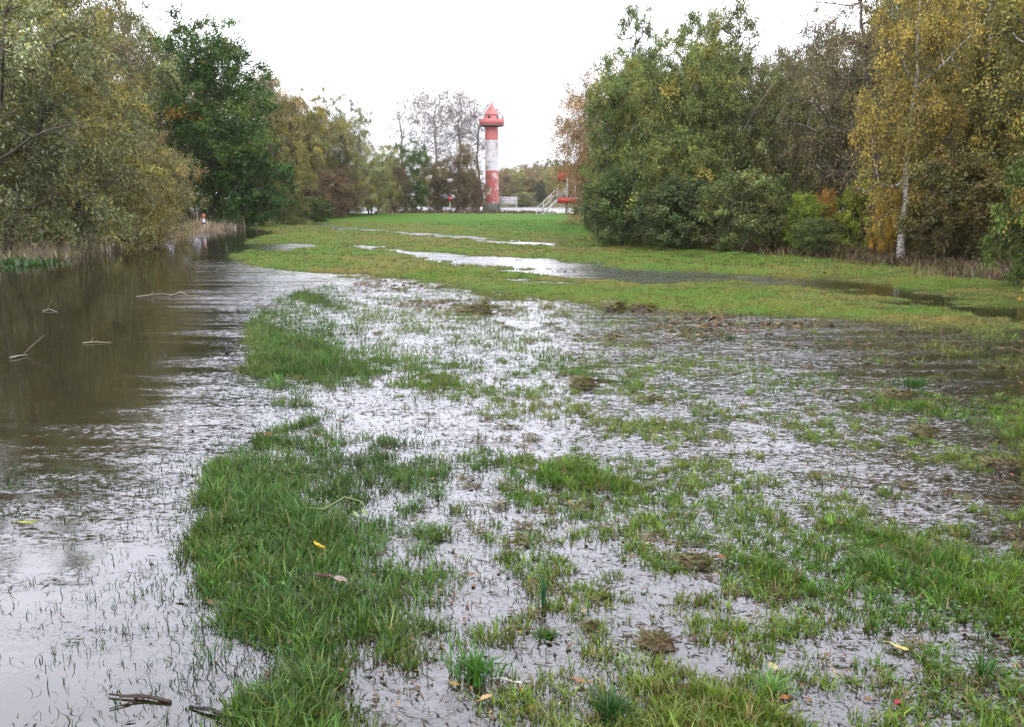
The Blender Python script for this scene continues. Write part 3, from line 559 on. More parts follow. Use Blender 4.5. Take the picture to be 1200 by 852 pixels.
P_['bare'] = proto(20, 14, 3.6, .34, 150, 24, .13, .08, .95, -.5, [(.17, .125, .105, 3), (.14, .11, .095, 3)], .13, lobes=12, ntw=12, up=1.3, wtk=.34, limb_r=.2, top=1.15, bark=M_greybark, tmat=M_greybark)
P_['weeping'] = proto(21, 10, 3.2, .10, 150, 300, .12, .055, .95, 1.3, [(.17, .095, .04, 4), (.21, .13, .045, 3), (.13, .095, .045, 2)], .15, M_birch, lobes=12, ntw=10, wtk=.5)
def plant(kind, name, label, cat, px, Y, top, half_px, group=None, tint=(1, 1, 1), z=None, rz=None, by_height=None):
    """px: pixel column of the stem; Y metres away; top: pixel row of the top; half_px: half width of the crown in pixels"""
    p = P_[kind]; x, y = at(px, Y); gzv = float(elev(np.array([x]), np.array([Y]))[0]) if z is None else z
    H = hz(top, Y) - gzv; Rm = half_px / F * Y; R_ = rg_t.uniform(0, 2 * PI) if rz is None else rz
    t = thing(name, label, cat, (x, y, gzv), R_, group)
    s = (Rm / p['R'], Rm / p['R'], H / p['H']); t.scale = s
    for part in ('trunk', 'branches', 'crown'):
        o = ob(part, p[part], t)
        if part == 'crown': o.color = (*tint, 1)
    return t
rg_t = np.random.default_rng(5)
LG = 'trees on the far river bank'
# left bank
plant('willow', 'willow_tree', 'tall grey-green willow leaning over the river at the left edge', 'tree', -30, 24, -110, 215)
plant('yellow_willow', 'willow_tree', 'yellowing willow hanging low over the reeds on the left bank', 'tree', 85, 29, 40, 108)
plant('willow', 'willow_tree', 'pale olive willow rising behind the yellowing willow, branches into the sky', 'tree', 85, 35, -45, 112, tint=(.95, .9, .8))
plant('thicket', 'willow_shrub', 'rounded tan bare-twigged willow shrub beside the dark oak', 'shrub', 178, 35, 160, 55, tint=(1.6, 1.6, 1.25))
plant('thicket', 'tree', 'thin brownish tree showing between the willows and the dark oak', 'tree', 165, 56, 18, 70, tint=(1.1, 1.05, .95))
plant('oak', 'oak_tree', 'dark green oak with a patch of orange leaves beside the river', 'tree', 249, 53, 22, 82)
plant('bush', 'bush', 'dark green low boughs of shrub at the foot of the oak', 'shrub', 305, 53, 190, 42, tint=(.55, .8, .8))
plant('yellow_willow', 'shrub', 'yellow-green shrub right of the oak at the water end', 'shrub', 330, 60, 182, 40, tint=(.7, .8, .8))
plant('thicket', 'tree', 'tan thin-leaved tree behind the right side of the oak', 'tree', 325, 72, 92, 52, tint=(1.7, 1.6, 1.4))
plant('yellow_willow', 'tree', 'olive gold tree left of the grey willow on the far bank', 'tree', 362, 73, 102, 50, tint=(1.1, 1.15, 1.3))
plant('willow', 'willow_tree', 'greyish willow with a rounded top at the far end of the left bank', 'tree', 402, 76, 112, 46, tint=(1.25, 1.2, 1.5))
plant('willow', 'willow_shrub', 'small pale olive willow, last of the left bank beside the dark fir-green tree', 'shrub', 438, 74, 170, 34, tint=(1.4, 1.35, 1.2))
plant('thicket', 'shrub', 'purplish brown twiggy shrub below the grey willow', 'shrub', 392, 70, 200, 36, tint=(.8, .62, .62))
plant('thicket', 'shrub', 'brown twiggy shrub in the gap behind the small pale willow', 'shrub', 462, 84, 186, 26, tint=(.62, .55, .5))
plant('bush', 'bush', 'low dull green bush at the lawn edge below the brown shrub', 'shrub', 372, 64, 232, 22, tint=(.8, .75, .8))
# beyond the lawn
plant('broad', 'tree', 'small dark green dense tree between pale willow and bare trees', 'tree', 482, 88, 166, 27, tint=(.55, .75, .7))
BG = 'slender bare trees beside the lighthouse'
plant('bare', 'bare_tree', 'leftmost slender bare tree behind the small dark green tree', 'tree', 478, 99, 108, 52, BG)
plant('bare', 'bare_tree', 'tallest slender bare tree with its trunk left of the red-topped post', 'tree', 515, 95, 94, 54, BG)
plant('bare', 'bare_tree', 'slender bare tree with its trunk right of the red-topped post', 'tree', 536, 97, 100, 54, BG)
plant('bare', 'bare_tree', 'slender bare tree nearest the lighthouse, twigs reaching its gallery', 'tree', 560, 98, 108, 48, BG)
plant('thicket', 'thicket', 'rounded brown thicket in front of the left side of the lighthouse', 'shrub', 542, 90, 172, 30, tint=(.85, .78, .7))
plant('thicket', 'thicket', 'olive brown thicket under the slender bare trees', 'shrub', 514, 91, 190, 28, tint=(.85, .85, .6))
plant('thicket', 'shrub', 'low twiggy shrub hiding the left foot of the lighthouse', 'shrub', 560, 87, 208, 13, tint=(.65, .52, .5))
# far bank
fb = [(470, 205, 'thicket'), (505, 192, 'thicket'), (545, 198, 'thicket'), (588, 200, 'thicket'), (602, 197, 'broad'), (618, 194, 'thicket'), (634, 199, 'thicket'), (650, 196, 'broad'), (668, 194, 'thicket'), (690, 200, 'thicket'), (720, 198, 'broad')]
fl_ = ['brown far-bank tree showing under the bare trees', 'brown far-bank tree between two slender bare trees', 'brown far-bank tree behind the rounded thicket', 'brown far-bank tree directly behind the lighthouse', 'olive far-bank tree just right of the lighthouse', 'tan far-bank tree in the gap right of the lighthouse', 'brown far-bank tree above the white stair rail', 'olive far-bank tree behind the red deck', 'brown far-bank tree behind the weeping birch', 'brown far-bank tree behind the left of the big green trees', 'olive far-bank tree behind the big green trees']
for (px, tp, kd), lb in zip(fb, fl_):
    plant(kd, 'tree', lb, 'tree', px, 212 + (px * 7) % 12, tp, 18, LG, tint=((1.5, 1.3, 1.2) if kd == 'thicket' else (2.0, 1.6, 1.9)))  # lightened tints put some of the far haze into the crowns
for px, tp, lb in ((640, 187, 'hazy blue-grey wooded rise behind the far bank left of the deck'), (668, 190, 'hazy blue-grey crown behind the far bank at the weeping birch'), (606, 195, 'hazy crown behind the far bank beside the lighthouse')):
    plant('broad', 'tree', lb, 'tree', px, 330, tp, 26, LG, tint=(1, .9, 1.3))  # bluish tint puts distance haze into the leaf colour
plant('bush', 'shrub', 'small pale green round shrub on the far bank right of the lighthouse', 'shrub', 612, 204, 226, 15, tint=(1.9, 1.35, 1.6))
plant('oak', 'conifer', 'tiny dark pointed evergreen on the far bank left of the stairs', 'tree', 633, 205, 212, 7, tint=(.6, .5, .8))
# right side
plant('weeping', 'weeping_birch', 'rust brown weeping birch drooping past the red deck', 'tree', 690, 52, 72, 50)
plant('broad', 'tree', 'dense green tree at the left end of the right-hand wood', 'tree', 728, 33, 62, 56, tint=(1.0, 1.05, 1))
plant('poplar', 'poplar_tree', 'pale green poplar top standing above the dense green tree', 'tree', 742, 37, 12, 42, tint=(1.05, 1.05, 1.15))
plant('broad', 'tree', 'broad green tree in the middle of the big green clump', 'tree', 790, 30, 42, 68, tint=(1.05, 1.02, .95))
plant('poplar', 'poplar_tree', 'tall green poplar with pale forked trunk reaching the sky', 'tree', 848, 31, 2, 62, tint=(1.05, 1.0, .95))
plant('poplar', 'poplar_tree', 'second poplar crown behind and left of the pale forked trunk', 'tree', 812, 36, 20, 50, tint=(.95, 1, .9))
plant('bush', 'shrub', 'dark green skirt of shrub at the left foot of the green clump', 'shrub', 722, 30, 200, 48, tint=(.7, .75, .9))
plant('bush', 'shrub', 'dark green shrub below the broad green tree', 'shrub', 790, 28, 210, 55, tint=(.65, .65, .9))
plant('bush', 'shrub', 'grey-green shrub below the pale forked trunk', 'shrub', 862, 27, 205, 55, tint=(1.3, 1.1, 1.4))
plant('thicket', 'tree', 'brownish twiggy tree between the poplar and the dark-limbed tree', 'tree', 915, 31, 70, 48, tint=(1.05, 1.2, .9))
plant('thin', 'tree', 'thin russet tree with dark bending limbs against the sky', 'tree', 1030, 27, -45, 112, rz=0)
plant('thicket', 'tree', 'grey-brown twiggy tree in the shade behind the bending limbs', 'tree', 960, 33, 40, 70, tint=(.8, .92, .75))  # tint dims the leaf colour in place of shade
plant('birch', 'birch_tree', 'golden birch with black and white trunk at the lawn edge', 'tree', 1056, 22.6, -60, 68, rz=.6)
plant('birch', 'birch_tree', 'golden birch crown filling the sky right of the white trunk', 'tree', 1135, 24.5, -110, 95, tint=(.85, .9, .9))
plant('birch', 'birch_tree', 'olive gold birch in the upper right corner', 'tree', 1230, 20, -130, 120, tint=(.75, .85, .9))
plant('broad', 'tree', 'dark tree in deep shade behind the white birch trunk', 'tree', 1100, 29, 20, 90, tint=(.6, .55, .55))  # tint darkens the leaves to stand in for deep shade
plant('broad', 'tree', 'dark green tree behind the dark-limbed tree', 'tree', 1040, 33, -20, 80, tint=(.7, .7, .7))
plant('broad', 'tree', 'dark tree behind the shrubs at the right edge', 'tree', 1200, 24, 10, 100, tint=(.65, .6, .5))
plant('bush', 'shrub', 'leafy dark shrub with red-brown leaves right of the white trunk', 'shrub', 1120, 21, 190, 75, tint=(1.0, .6, .8))
plant('bush', 'shrub', 'dusky brown-green shrub behind the foot of the white birch', 'shrub', 1075, 24.5, 180, 55, tint=(1.1, .55, .8))
plant('bush', 'shrub', 'bright green shrub on the right edge above the dark pool', 'shrub', 1205, 15.5, 175, 52, tint=(.95, .95, .85))
plant('bush', 'shrub', 'shrub of yellow-green leaves right of the red-brown shrub', 'shrub', 1165, 21, 200, 45, tint=(1.8, 1.0, .8))
plant('bush', 'shrub', 'bright yellow-green bush beside the orange bush', 'shrub', 940, 26, 230, 32, tint=(1.8, 1.75, .9))
plant('bush', 'shrub', 'small orange-leaved bush between two green bushes', 'shrub', 968, 26.4, 226, 18, tint=(3.0, 1.15, 1.0))
plant('bush', 'shrub', 'yellow-green sapling bush left of the yellow one', 'shrub', 1000, 26, 215, 30, tint=(1.7, 1.5, .8))
plant('bush', 'shrub', 'golden yellow bush close against the white birch trunk', 'shrub', 1034, 24, 222, 17, tint=(4.8, 2.0, .8))
plant('bush', 'shrub', 'dark green round bush below the orange bush', 'shrub', 958, 24.6, 258, 34, tint=(.8, .75, .9))
plant('bush', 'shrub', 'olive bush at the wood edge left of the bright yellow-green bush', 'shrub', 905, 26.5, 228, 34, tint=(1.0, .8, 1.0))
for px, Y, top, hp, kd, lb, tn in (
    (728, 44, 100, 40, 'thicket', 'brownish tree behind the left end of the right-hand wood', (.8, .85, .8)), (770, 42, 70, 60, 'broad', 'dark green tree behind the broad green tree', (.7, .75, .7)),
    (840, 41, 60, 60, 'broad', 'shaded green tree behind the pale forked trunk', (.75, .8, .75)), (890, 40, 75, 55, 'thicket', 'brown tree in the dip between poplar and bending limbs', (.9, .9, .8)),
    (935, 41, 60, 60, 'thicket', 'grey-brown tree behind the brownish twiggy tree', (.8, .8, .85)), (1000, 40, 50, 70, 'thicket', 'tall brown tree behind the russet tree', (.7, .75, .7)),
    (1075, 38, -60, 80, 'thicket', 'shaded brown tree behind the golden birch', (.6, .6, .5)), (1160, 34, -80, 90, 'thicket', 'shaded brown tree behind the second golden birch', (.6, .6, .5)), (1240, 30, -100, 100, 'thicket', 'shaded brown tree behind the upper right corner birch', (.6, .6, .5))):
    plant(kd, 'tree', lb, 'tree', px, Y, top, hp, 'back row of the right-hand wood', tint=tn)  # the shaded crowns' tints put the wood's shade into the leaf colour
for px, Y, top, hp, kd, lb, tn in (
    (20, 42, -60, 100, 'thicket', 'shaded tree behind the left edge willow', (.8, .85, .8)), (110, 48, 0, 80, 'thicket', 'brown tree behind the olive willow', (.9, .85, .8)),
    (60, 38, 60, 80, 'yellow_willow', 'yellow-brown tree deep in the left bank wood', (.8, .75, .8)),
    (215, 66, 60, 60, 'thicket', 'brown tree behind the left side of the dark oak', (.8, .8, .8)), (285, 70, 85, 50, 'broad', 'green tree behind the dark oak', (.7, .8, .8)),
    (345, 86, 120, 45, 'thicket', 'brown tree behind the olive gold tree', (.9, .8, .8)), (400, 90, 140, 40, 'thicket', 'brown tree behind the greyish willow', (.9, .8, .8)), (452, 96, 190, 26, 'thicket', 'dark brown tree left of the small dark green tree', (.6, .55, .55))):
    plant(kd, 'tree', lb, 'tree', px, Y, top, hp, 'back row of the left bank wood', tint=tn)  # the shaded tree's tint carries its shade as darker leaf colour
# a bough reaching in at the upper right
plant('broad', 'tree', 'near green and orange leaves hanging in at the top right edge', 'tree', 1300, 12.5, -260, 130, tint=(1.6, 1.05, .8))
# ------------------------------------------------------------------ reeds and bracken
def stalks(name, line, n, w, h0, h1, cols, label, cat, seed, wd=.012, lean=.35):
    rg = np.random.default_rng(seed); Pn = np.array(line); s = np.concatenate([[0], np.cumsum(np.linalg.norm(np.diff(Pn, axis=0), axis=1))]); t = rg.uniform(0, s[-1], n)
    x = np.interp(t, s, Pn[:, 0]) + rg.normal(0, w, n); y = np.interp(t, s, Pn[:, 1]) + rg.normal(0, w, n)
    e = np.maximum(elev(x, y), -.05); cl = fbm(x * .7, y * .7, seed) + .5
    pal = np.array(cols); col = pal[rg.choice(len(pal), n)] * rg.uniform(.6, 1.3, (n, 1))
    return grass_obj(name, [blades(x, y, e, (h0 + (h1 - h0) * rg.random(n)) * (.5 + cl), np.full(n, wd), 3, col, np.full(n, .12), lean, rg, 2)], label, cat, M_dry)
stalks('dry_reeds', [at(20, 23.5), at(70, 27), at(130, 33), at(200, 43), at(262, 52), at(300, 58)], 5200, .45, .15, .62, [(.30, .24, .17), (.24, .18, .12), (.18, .14, .08), (.36, .30, .22)], 'pale dry reeds along the left water edge', 'reeds', 61, .02)
stalks('bracken', [at(900, 27.5), at(960, 25.2), at(1030, 23.6), at(1080, 22), at(1150, 19.5), at(1180, 17.5)], 5200, .55, .10, .36, [(.07, .040, .022), (.09, .055, .03), (.05, .032, .018), (.05, .06, .018), (.11, .08, .045)], 'rust brown dead bracken along the foot of the right wood', 'bracken', 62, .014, 1.0)
stalks('undergrowth', [at(455, 80), at(520, 82), at(590, 84), at(640, 86)], 2500, .8, .15, .5, [(.08, .05, .038), (.08, .065, .03)], 'low brown scrub along the top of the bank', 'scrub', 63, .05, .5)
stalks('riverside_weeds', [at(-40, 21.5), at(10, 22), at(35, 22.5)], 700, .4, .08, .3, [(.02, .05, .012), (.05, .09, .02)], 'green weeds at the water edge under the left willow', 'weeds', 64, .05, .6)
# ------------------------------------------------------------------ lighthouse
def paint(name, c, c2, pr=.64, rough=.5):
    return mat_noise(name, c, tuple(v * .86 for v in c), 1.6, rough, .1, (1, 1, .5), c2, pr, 8)
RED = (.31, .088, .082)
M_red = paint('weathered_red_paint', RED, (.30, .10, .09), .70); M_redw = paint('peeling_red_paint', (.27, .07, .065), (.36, .28, .27), .585); M_white = paint('weathered_white_paint', (.40, .385, .40), (.24, .19, .19), .60)
M_dark = mat_noise('dark_glass', (.03, .035, .04), (.05, .05, .06), 3, .2, 0); M_conc = mat_noise('stained_concrete', (.13, .14, .11), (.26, .26, .23), 5, .85, .4); M_rail = mat_noise('galvanised_rail', (.24, .235, .24), (.32, .31, .32), 6, .5, 0)
LY = 95.0; lx, _ = at(576.5, LY); 
lh = thing('lighthouse', 'red and white lighthouse tower with cone roof and round gallery', 'lighthouse', (lx, LY, 0))
def Z(py): return hz(py, LY)
def part(nm, m, par, fn, smooth=False, **pr):
    b = MB(); fn(b); o = ob(nm, b.mesh(nm, m, smooth), par); 
    for k_, v_ in pr.items(): o[k_] = v_
    return o
r0, r1 = .72, .655
def rz_(z): return r0 + (r1 - r0) * (z - Z(238)) / (Z(147) - Z(238))
b0, b1, b2, b3, b4 = Z(238), Z(226), Z(200), Z(164), Z(147)
part('pedestal', mat_noise('dark_grey_green_concrete', (.05, .055, .04), (.09, .09, .075), 4, .9, .3), lh, lambda b: b.lathe([(0, -.4), (1.0, -.4), (1.0, b0 - .02), (.8, b0), (0, b0)], 24))  # pedestal in a dark grey-green concrete tone
part('peeling_band', M_redw, lh, lambda b: b.lathe([(rz_(b0), b0), (rz_(b1), b1)], 32), True)
part('lower_red_band', M_redw, lh, lambda b: b.lathe([(rz_(b1), b1), (rz_(b2), b2)], 32), True)
part('white_band', M_white, lh, lambda b: b.lathe([(rz_(b2), b2), (rz_(b3), b3)], 32), True)
part('upper_red_band', M_red, lh, lambda b: b.lathe([(rz_(b3) + .03, b3), (rz_(b4), b4)], 32), True)
g0, g1 = Z(147.8), Z(139.8)
gal = part('gallery', M_red, lh, lambda b: b.lathe([(rz_(b4) - .05, g0 + .02), (1.22, g0 + .1), (1.24, g0 + .12), (1.33, g1), (1.27, g1), (1.24, g0 + .2), (.5, g0 + .2)], 36))
part('gallery_floor_edge', mat_noise('brown_floor', (.10, .07, .06), (.16, .12, .1), 5, .8, 0), gal, lambda b: b.lathe([(.7, g0 - .1), (1.27, g0), (1.27, g0 + .1), (.7, g0 + .1)], 36))
part('lantern_room', M_red, lh, lambda b: b.lathe([(.73, g0 + .2), (.73, Z(134)), (.1, Z(134))], 32))
for a in (-108, -30, 60, 150):
    def fn(b, a=a):
        q = math.radians(a); c, s = math.cos(q), math.sin(q); zc = Z(137)
        for (wx_, wz_, d) in ((.13, .16, .03),):
            V = []
            for t_ in (-wx_, wx_):
                for zz in (-wz_, wz_):
                    for dd in (-.06, d): V.append(((.73 + dd) * c - t_ * s, (.73 + dd) * s + t_ * c, zc + zz))
            b.add(V, [(0, 1, 3, 2), (4, 6, 7, 5), (0, 4, 5, 1), (2, 3, 7, 6), (0, 2, 6, 4), (1, 5, 7, 3)])
    part('window', M_dark, lh, fn)
part('roof', M_red, lh, lambda b: b.lathe([(.6, Z(135) - .02), (.76, Z(135)), (.77, Z(134.7)), (.75, Z(134.3)), (.04, Z(121)), (.0, Z(120.4))], 32))
part('finial', M_red, lh, lambda b: b.lathe([(0.0, Z(121.2)), (.05, Z(121)), (.05, Z(119.6)), (0, Z(119.4))], 8))
part('door', M_dark, lh, lambda b: b.box((-.32, .6, b0), (.32, .83, b0 + 1.7)))
# service platform with white railing beside the tower
pf = thing('railed_platform', 'small platform with white railing at the right foot of the lighthouse', 'platform', (lx + 1.75, LY - .1, 0))
pz = Z(239); part('deck', M_conc, pf, lambda b: b.box((-.95, -.9, pz - .1), (.95, .9, pz)))
for sx in (-.85, .85):
    for sy in (-.8, .8): part('leg', M_rail, pf, lambda b, sx=sx, sy=sy: b.tube([(sx, sy, -.3), (sx, sy, pz - .08)], .05, 8))
for k_ in range(4): part('panel_plank', M_white, pf, lambda b, k_=k_: b.box((-.9, -.9, pz + .06 + k_ * .16), (.9, -.87, pz + .18 + k_ * .16)))
for sx in (-.9, -.3, .3, .9): part('post', M_rail, pf, lambda b, sx=sx: b.tube([(sx, -.85, pz), (sx, -.85, Z(231))], .035, 6))
part('handrail', M_rail, pf, lambda b: b.tube([(-.9, -.85, Z(231)), (.9, -.85, Z(231)), (.9, .85, Z(231))], .035, 6))
# lookout deck with stairs
DY = 72.0
def zd(py): return hz(py, DY)
def xd(px): return at(px, DY)[0]
dk = thing('beacon_platform', 'red beacon platform with white-railed stairs behind the weeping birch', 'platform', (0, 0, 0))
M_sred = paint('signal_red_paint', (.30, .012, .022), (.22, .02, .02), .68)
part('lower_deck', M_sred, dk, lambda b: b.box((xd(654), DY, zd(238)), (xd(676), DY + 1.6, zd(232))))
part('upper_box', M_sred, dk, lambda b: b.box((xd(653.5), DY + .1, zd(211.5)), (xd(663), DY + 1.5, zd(201))))
part('upper_box_lid', M_sred, dk, lambda b: b.box((xd(653.2), DY + .05, zd(201)), (xd(663.3), DY + 1.55, zd(200.4))))
for px in (664.5, 674):
    for dy in (.3, 1.4): part('post', M_conc, dk, lambda b, px=px, dy=dy: b.tube([(xd(px), DY + dy, -.2), (xd(px), DY + dy, zd(205))], .06, 8))
part('beam', M_conc, dk, lambda b: b.box((xd(660), DY + .35, zd(213)), (xd(676), DY + 1.3, zd(211.8))))
bx, by_ = xd(629), zd(251.5); tx, tz_ = xd(653.5), zd(233.5)
for dy in (.1, 1.0):
    st_ = part('stringer', M_rail, dk, lambda b, dy=dy: b.tube([(bx + .25, DY + dy, .2), (tx, DY + dy, tz_)], .06, 6))
    rh = .8
    part('handrail', M_rail, dk, lambda b, dy=dy: b.tube([(bx, DY + dy, .2 + rh * .9), (tx - .05, DY + dy, tz_ + rh), (xd(663.5), DY + dy, tz_ + rh)], .035, 6))
    part('middle_rail', M_rail, dk, lambda b, dy=dy: b.tube([(bx, DY + dy, .2 + rh * .45), (tx - .05, DY + dy, tz_ + rh * .5)], .025, 6))
    for f in (0, .33, .66, 1): part('baluster', M_rail, dk, lambda b, dy=dy, f=f: b.tube([(bx + (tx - bx) * f, DY + dy, .1 + (tz_ - .1) * f), (bx + (tx - bx) * f, DY + dy, .2 + (tz_ - .2) * f + rh)], .028, 6))
    for q in (656, 659, 662): part('baluster', M_rail, dk, lambda b, dy=dy, q=q: b.tube([(xd(q), DY + dy, tz_), (xd(q), DY + dy, tz_ + rh)], .022, 6))
for i in range(7):
    f = (i + .5) / 7; part('tread', M_rail, dk, lambda b, f=f: b.box((bx + .25 + (tx - bx - .25) * f - .12, DY + .1, .2 + (tz_ - .2) * f), (bx + .25 + (tx - bx - .25) * f + .12, DY + 1.0, .2 + (tz_ - .2) * f + .04)))
# posts
def ringpost(nm, label, px, Y, ytop, ybase, r, bands, base_m, cap_m):
    x_, _ = at(px, Y); z0, z1 = hz(ybase, Y), hz(ytop, Y); t = thing(nm, label, 'post', (x_, Y, 0))
    part('post_shaft', base_m, t, lambda b: b.tube([(0, 0, min(z0, 0) - .3), (0, 0, z1)], r, 10))
    for f0, f1, mm in bands: part('band', mm, t, lambda b: b.tube([(0, 0, z0 + (z1 - z0) * f0), (0, 0, z0 + (z1 - z0) * f1)], r + .012, 10))
    part('cap', cap_m, t, lambda b: b.lathe([(r + .015, z1 - .03), (r + .015, z1 + .02), (0, z1 + .05)], 10))
    return t
ringpost('gauge_post', 'white post with orange-red bands standing at the left water edge', 239.5, 47.3, 251.5, 267.5, .065, [(.72, .98, paint('orange_paint', (.30, .08, .04), (.28, .12, .07))), (.30, .45, M_dark)], M_white, M_red)
ringpost('wooden_stake', 'thin weathered stake just left of the white and red post', 232, 50.5, 241, 266, .03, [(.0, .08, M_conc)], M_barkpale, M_barkpale)
ringpost('marker_post', 'grey-green post with red sign plate below the slender bare trees', 527.5, 84, 233, 247, .05, [(.0, .1, M_conc)], mat_noise('green_grey_paint', (.10, .16, .13), (.14, .2, .17), 5, .6, 0), M_conc)
mp_ = [o for o in bpy.data.objects if o.name == 'marker_post'][0]
part('sign_plate', M_sred, mp_, lambda b: b.box((-.11, -.09, hz(236, 84)), (.09, -.06, hz(230.5, 84))))
ms = thing('lattice_mast', 'faint pale lattice mast far behind the lighthouse', 'mast', (at(594.5, 330)[0], 330, 0)); mh = hz(176, 330)
M_mast = mat_noise('hazed_grey_steel', (.5, .55, .65), (.6, .64, .7), 2, .6, 0)  # haze over the distance is put into this pale colour
for sx in (-1.0, 1.0):
    for sy in (-1.0, 1.0): part('leg', M_mast, ms, lambda b, sx=sx, sy=sy: b.tube([(sx * 1.4, sy * 1.4, 0), (sx, sy, mh)], .16, 5))
for k_ in range(10):
    z0 = mh * k_ / 10; z1 = mh * (k_ + 1) / 10
    part('brace', M_mast, ms, lambda b, z0=z0, z1=z1: (b.tube([(-1.1, -1.1, z0), (1.1, -1.1, z1)], .1, 4), b.tube([(1.1, -1.1, z0), (-1.1, -1.1, z1)], .1, 4), b.tube([(-1.1, -1.1, z1), (1.1, -1.1, z1)], .1, 4)))
# ------------------------------------------------------------------ single things lying about
def gp3(px, py, dz=.006):
    x_, y_ = G(px, py); e_ = float(elev(np.array([x_]), np.array([y_]))[0]); z_ = max(e_, 0)
    if z_ > 0: x_, y_ = G(px, py, z_)
    return (x_, y_, z_ + dz)
def leaf(label, px, py, ln, wd, col, rz, lobes=0, curl=.25, seed=0, name='fallen_leaf', dz=.012):
    rg = np.random.default_rng(seed + 300); n = 15; t = np.linspace(0, 1, n); w_ = wd / 2 * np.sin(PI * t ** .85) ** .8
    if lobes: w_ = w_ * (1 + .45 * np.cos(lobes * 2 * PI * t))
    V = []; 
    for i in range(n):
        X = (t[i] - .5) * ln; c_ = curl * ln * (t[i] - .5) ** 2 * 2
        for f in (-1, -.5, 0, .5, 1): V.append((X, w_[i] * f + .002 * rg.normal(), c_ + abs(f) * w_[i] * .45 + .0015 * rg.normal()))
    Q = [(i * 5 + j, i * 5 + j + 1, i * 5 + 6 + j, i * 5 + 5 + j) for i in range(n - 1) for j in range(4)]
    mb = MB(); mb.add(V, Q, None, col); mb.tube([(-ln * .5, 0, curl * ln * .5), (-ln * .72, .004, curl * ln * .2), (-ln * .9, .01, .004)], [.0022, .0016, .001], 5, np.array(col) * .6)
    for i in range(3, 12, 2):
        for s in (-1, 1): mb.tube([((t[i] - .5) * ln, 0, curl * ln * (t[i] - .5) ** 2 * 2 + .001), ((t[min(i + 2, 14)] - .5) * ln, s * w_[min(i + 2, 14)] * .85, curl * ln * (t[i] - .5) ** 2 * 2 + w_[i] * .4 + .001)], .0008, 3, np.array(col) * 1.4)
    me = mb.mesh(name, M_dry); o = ob(name, me, label=label, category='leaf'); o.location = gp3(px, py, dz); o.rotation_euler = (rg.normal(0, .15), rg.normal(0, .15), rz); return o
leaf('red-brown leaf at the top of the lush grass by the water', 303, 511, .08, .05, (.16, .03, .02), .3, 3, seed=1)
leaf('rust red leaf touching the red-brown one above the lush grass', 314, 512, .07, .045, (.20, .045, .025), 1.4, 3, seed=2)
leaf('black curled leaf floating left of the two red leaves', 262, 534, .16, .045, (.022, .014, .012), .1, seed=3)
leaf('yellow leaf standing in the dark green grass', 373, 653, .10, .045, (.32, .21, .02), 2.2, seed=4, dz=.05)
leaf('dark brown crumpled leaf lying on the lush green grass', 380, 688, .09, .045, (.05, .022, .02), .2, seed=5, dz=.045)
leaf('grey-tan leaf beside the dark brown crumpled leaf', 400, 692, .07, .035, (.14, .11, .09), -.4, seed=6, dz=.045)
leaf('pale orange and cream leaf floating near the bottom centre', 570, 822, .045, .026, (.30, .19, .09), .7, seed=7)
leaf('long tan brown leaf floating right of the pale orange leaf', 682, 803, .075, .022, (.15, .08, .04), .05, seed=8)
leaf('white curled leaf sliver left of the long tan leaf', 604, 804, .10, .014, (.26, .25, .20), -.1, seed=9)
leaf('light buff leaf standing upright at lower right', 905, 792, .06, .03, (.24, .19, .11), 1.5, seed=10, dz=.03)
leaf('cream yellow leaf lying diagonal at lower right', 1053, 763, .07, .022, (.30, .23, .09), -.7, seed=11)
leaf('orange leaf in the wet grass below the light buff leaf', 920, 822, .030, .022, (.20, .075, .02), .3, 2, seed=12)
leaf('magenta red small leaf near the lower right tufts', 1052, 828, .035, .025, (.22, .02, .05), .9, seed=13)
leaf('yellow round leaf on the lilac water right of centre', 822, 385, .13, .09, (.34, .26, .09), .2, seed=14)
leaf('pale yellow leaf beside a turf clod in the middle right', 1044, 459, .09, .055, (.30, .26, .08), .5, seed=15)
leaf('yellow-green blade-shaped leaf floating at the far left', 34, 616, .10, .025, (.16, .17, .02), .1, seed=16)
leaf('orange-brown leaf on the turf right of the narrow upright blades', 845, 661, .045, .025, (.14, .05, .015), 0, seed=17, dz=.03)
def clod(label, px, py, r, seed, col=(.05, .032, .016)):
    o = ob('turf_clod', clod_mesh('turf_clod', r, seed, col, straw=170), label=label, category='turf clod'); o.location = gp3(px, py, 0); return o
clod('loose brown turf clod with straw at lower right of centre', 768, 755, .055, 1)
clod('small dark clod beside the narrow tuft near bottom centre', 690, 735, .03, 2)
clod('dark brown clod on the lilac water, left of a pair', 721, 364, .17, 3, (.035, .022, .015))
clod('dark brown clod on the lilac water, right of a pair', 750, 364, .14, 4, (.035, .022, .015))
clod('long muddy straw clod at the upper middle waterline', 560, 366, .17, 5, (.07, .045, .022))
clod('round muddy clod in the grass band at mid right', 684, 452, .11, 6)
clod('dark clod beside the pale yellow leaf', 1052, 467, .09, 7)
clod('dark round clod below the right-hand grass island', 1082, 508, .08, 8)
clod('muddy clod with grass at far right channel edge', 1175, 548, .08, 9, (.035, .022, .015))
clod('brown clod in the tufts above the orange-brown leaf', 815, 660, .06, 10)
def tuft(label, px, py, h, n, seed, spread=.03, wd=.006, col=(.03, .085, .012), lean=.7):
    rg = np.random.default_rng(seed); x_, y_, z_ = gp3(px, py, -.01)
    V, Q, T, cc = blades(np.zeros(1), np.zeros(1), np.zeros(1), np.array([h]), np.array([wd]), n, np.array([col]), np.array([spread]), lean, rg)
    mb = MB(); mb.V.append(V); mb.Q.append(Q); mb.qc.append(cc); mb.T.append(T); mb.tc.append(cc); mb.n = len(V)
    o = ob('grass_tuft', mb.mesh('grass_tuft', M_grass), label=label, category='grass tuft'); o.location = (x_, y_, z_); return o
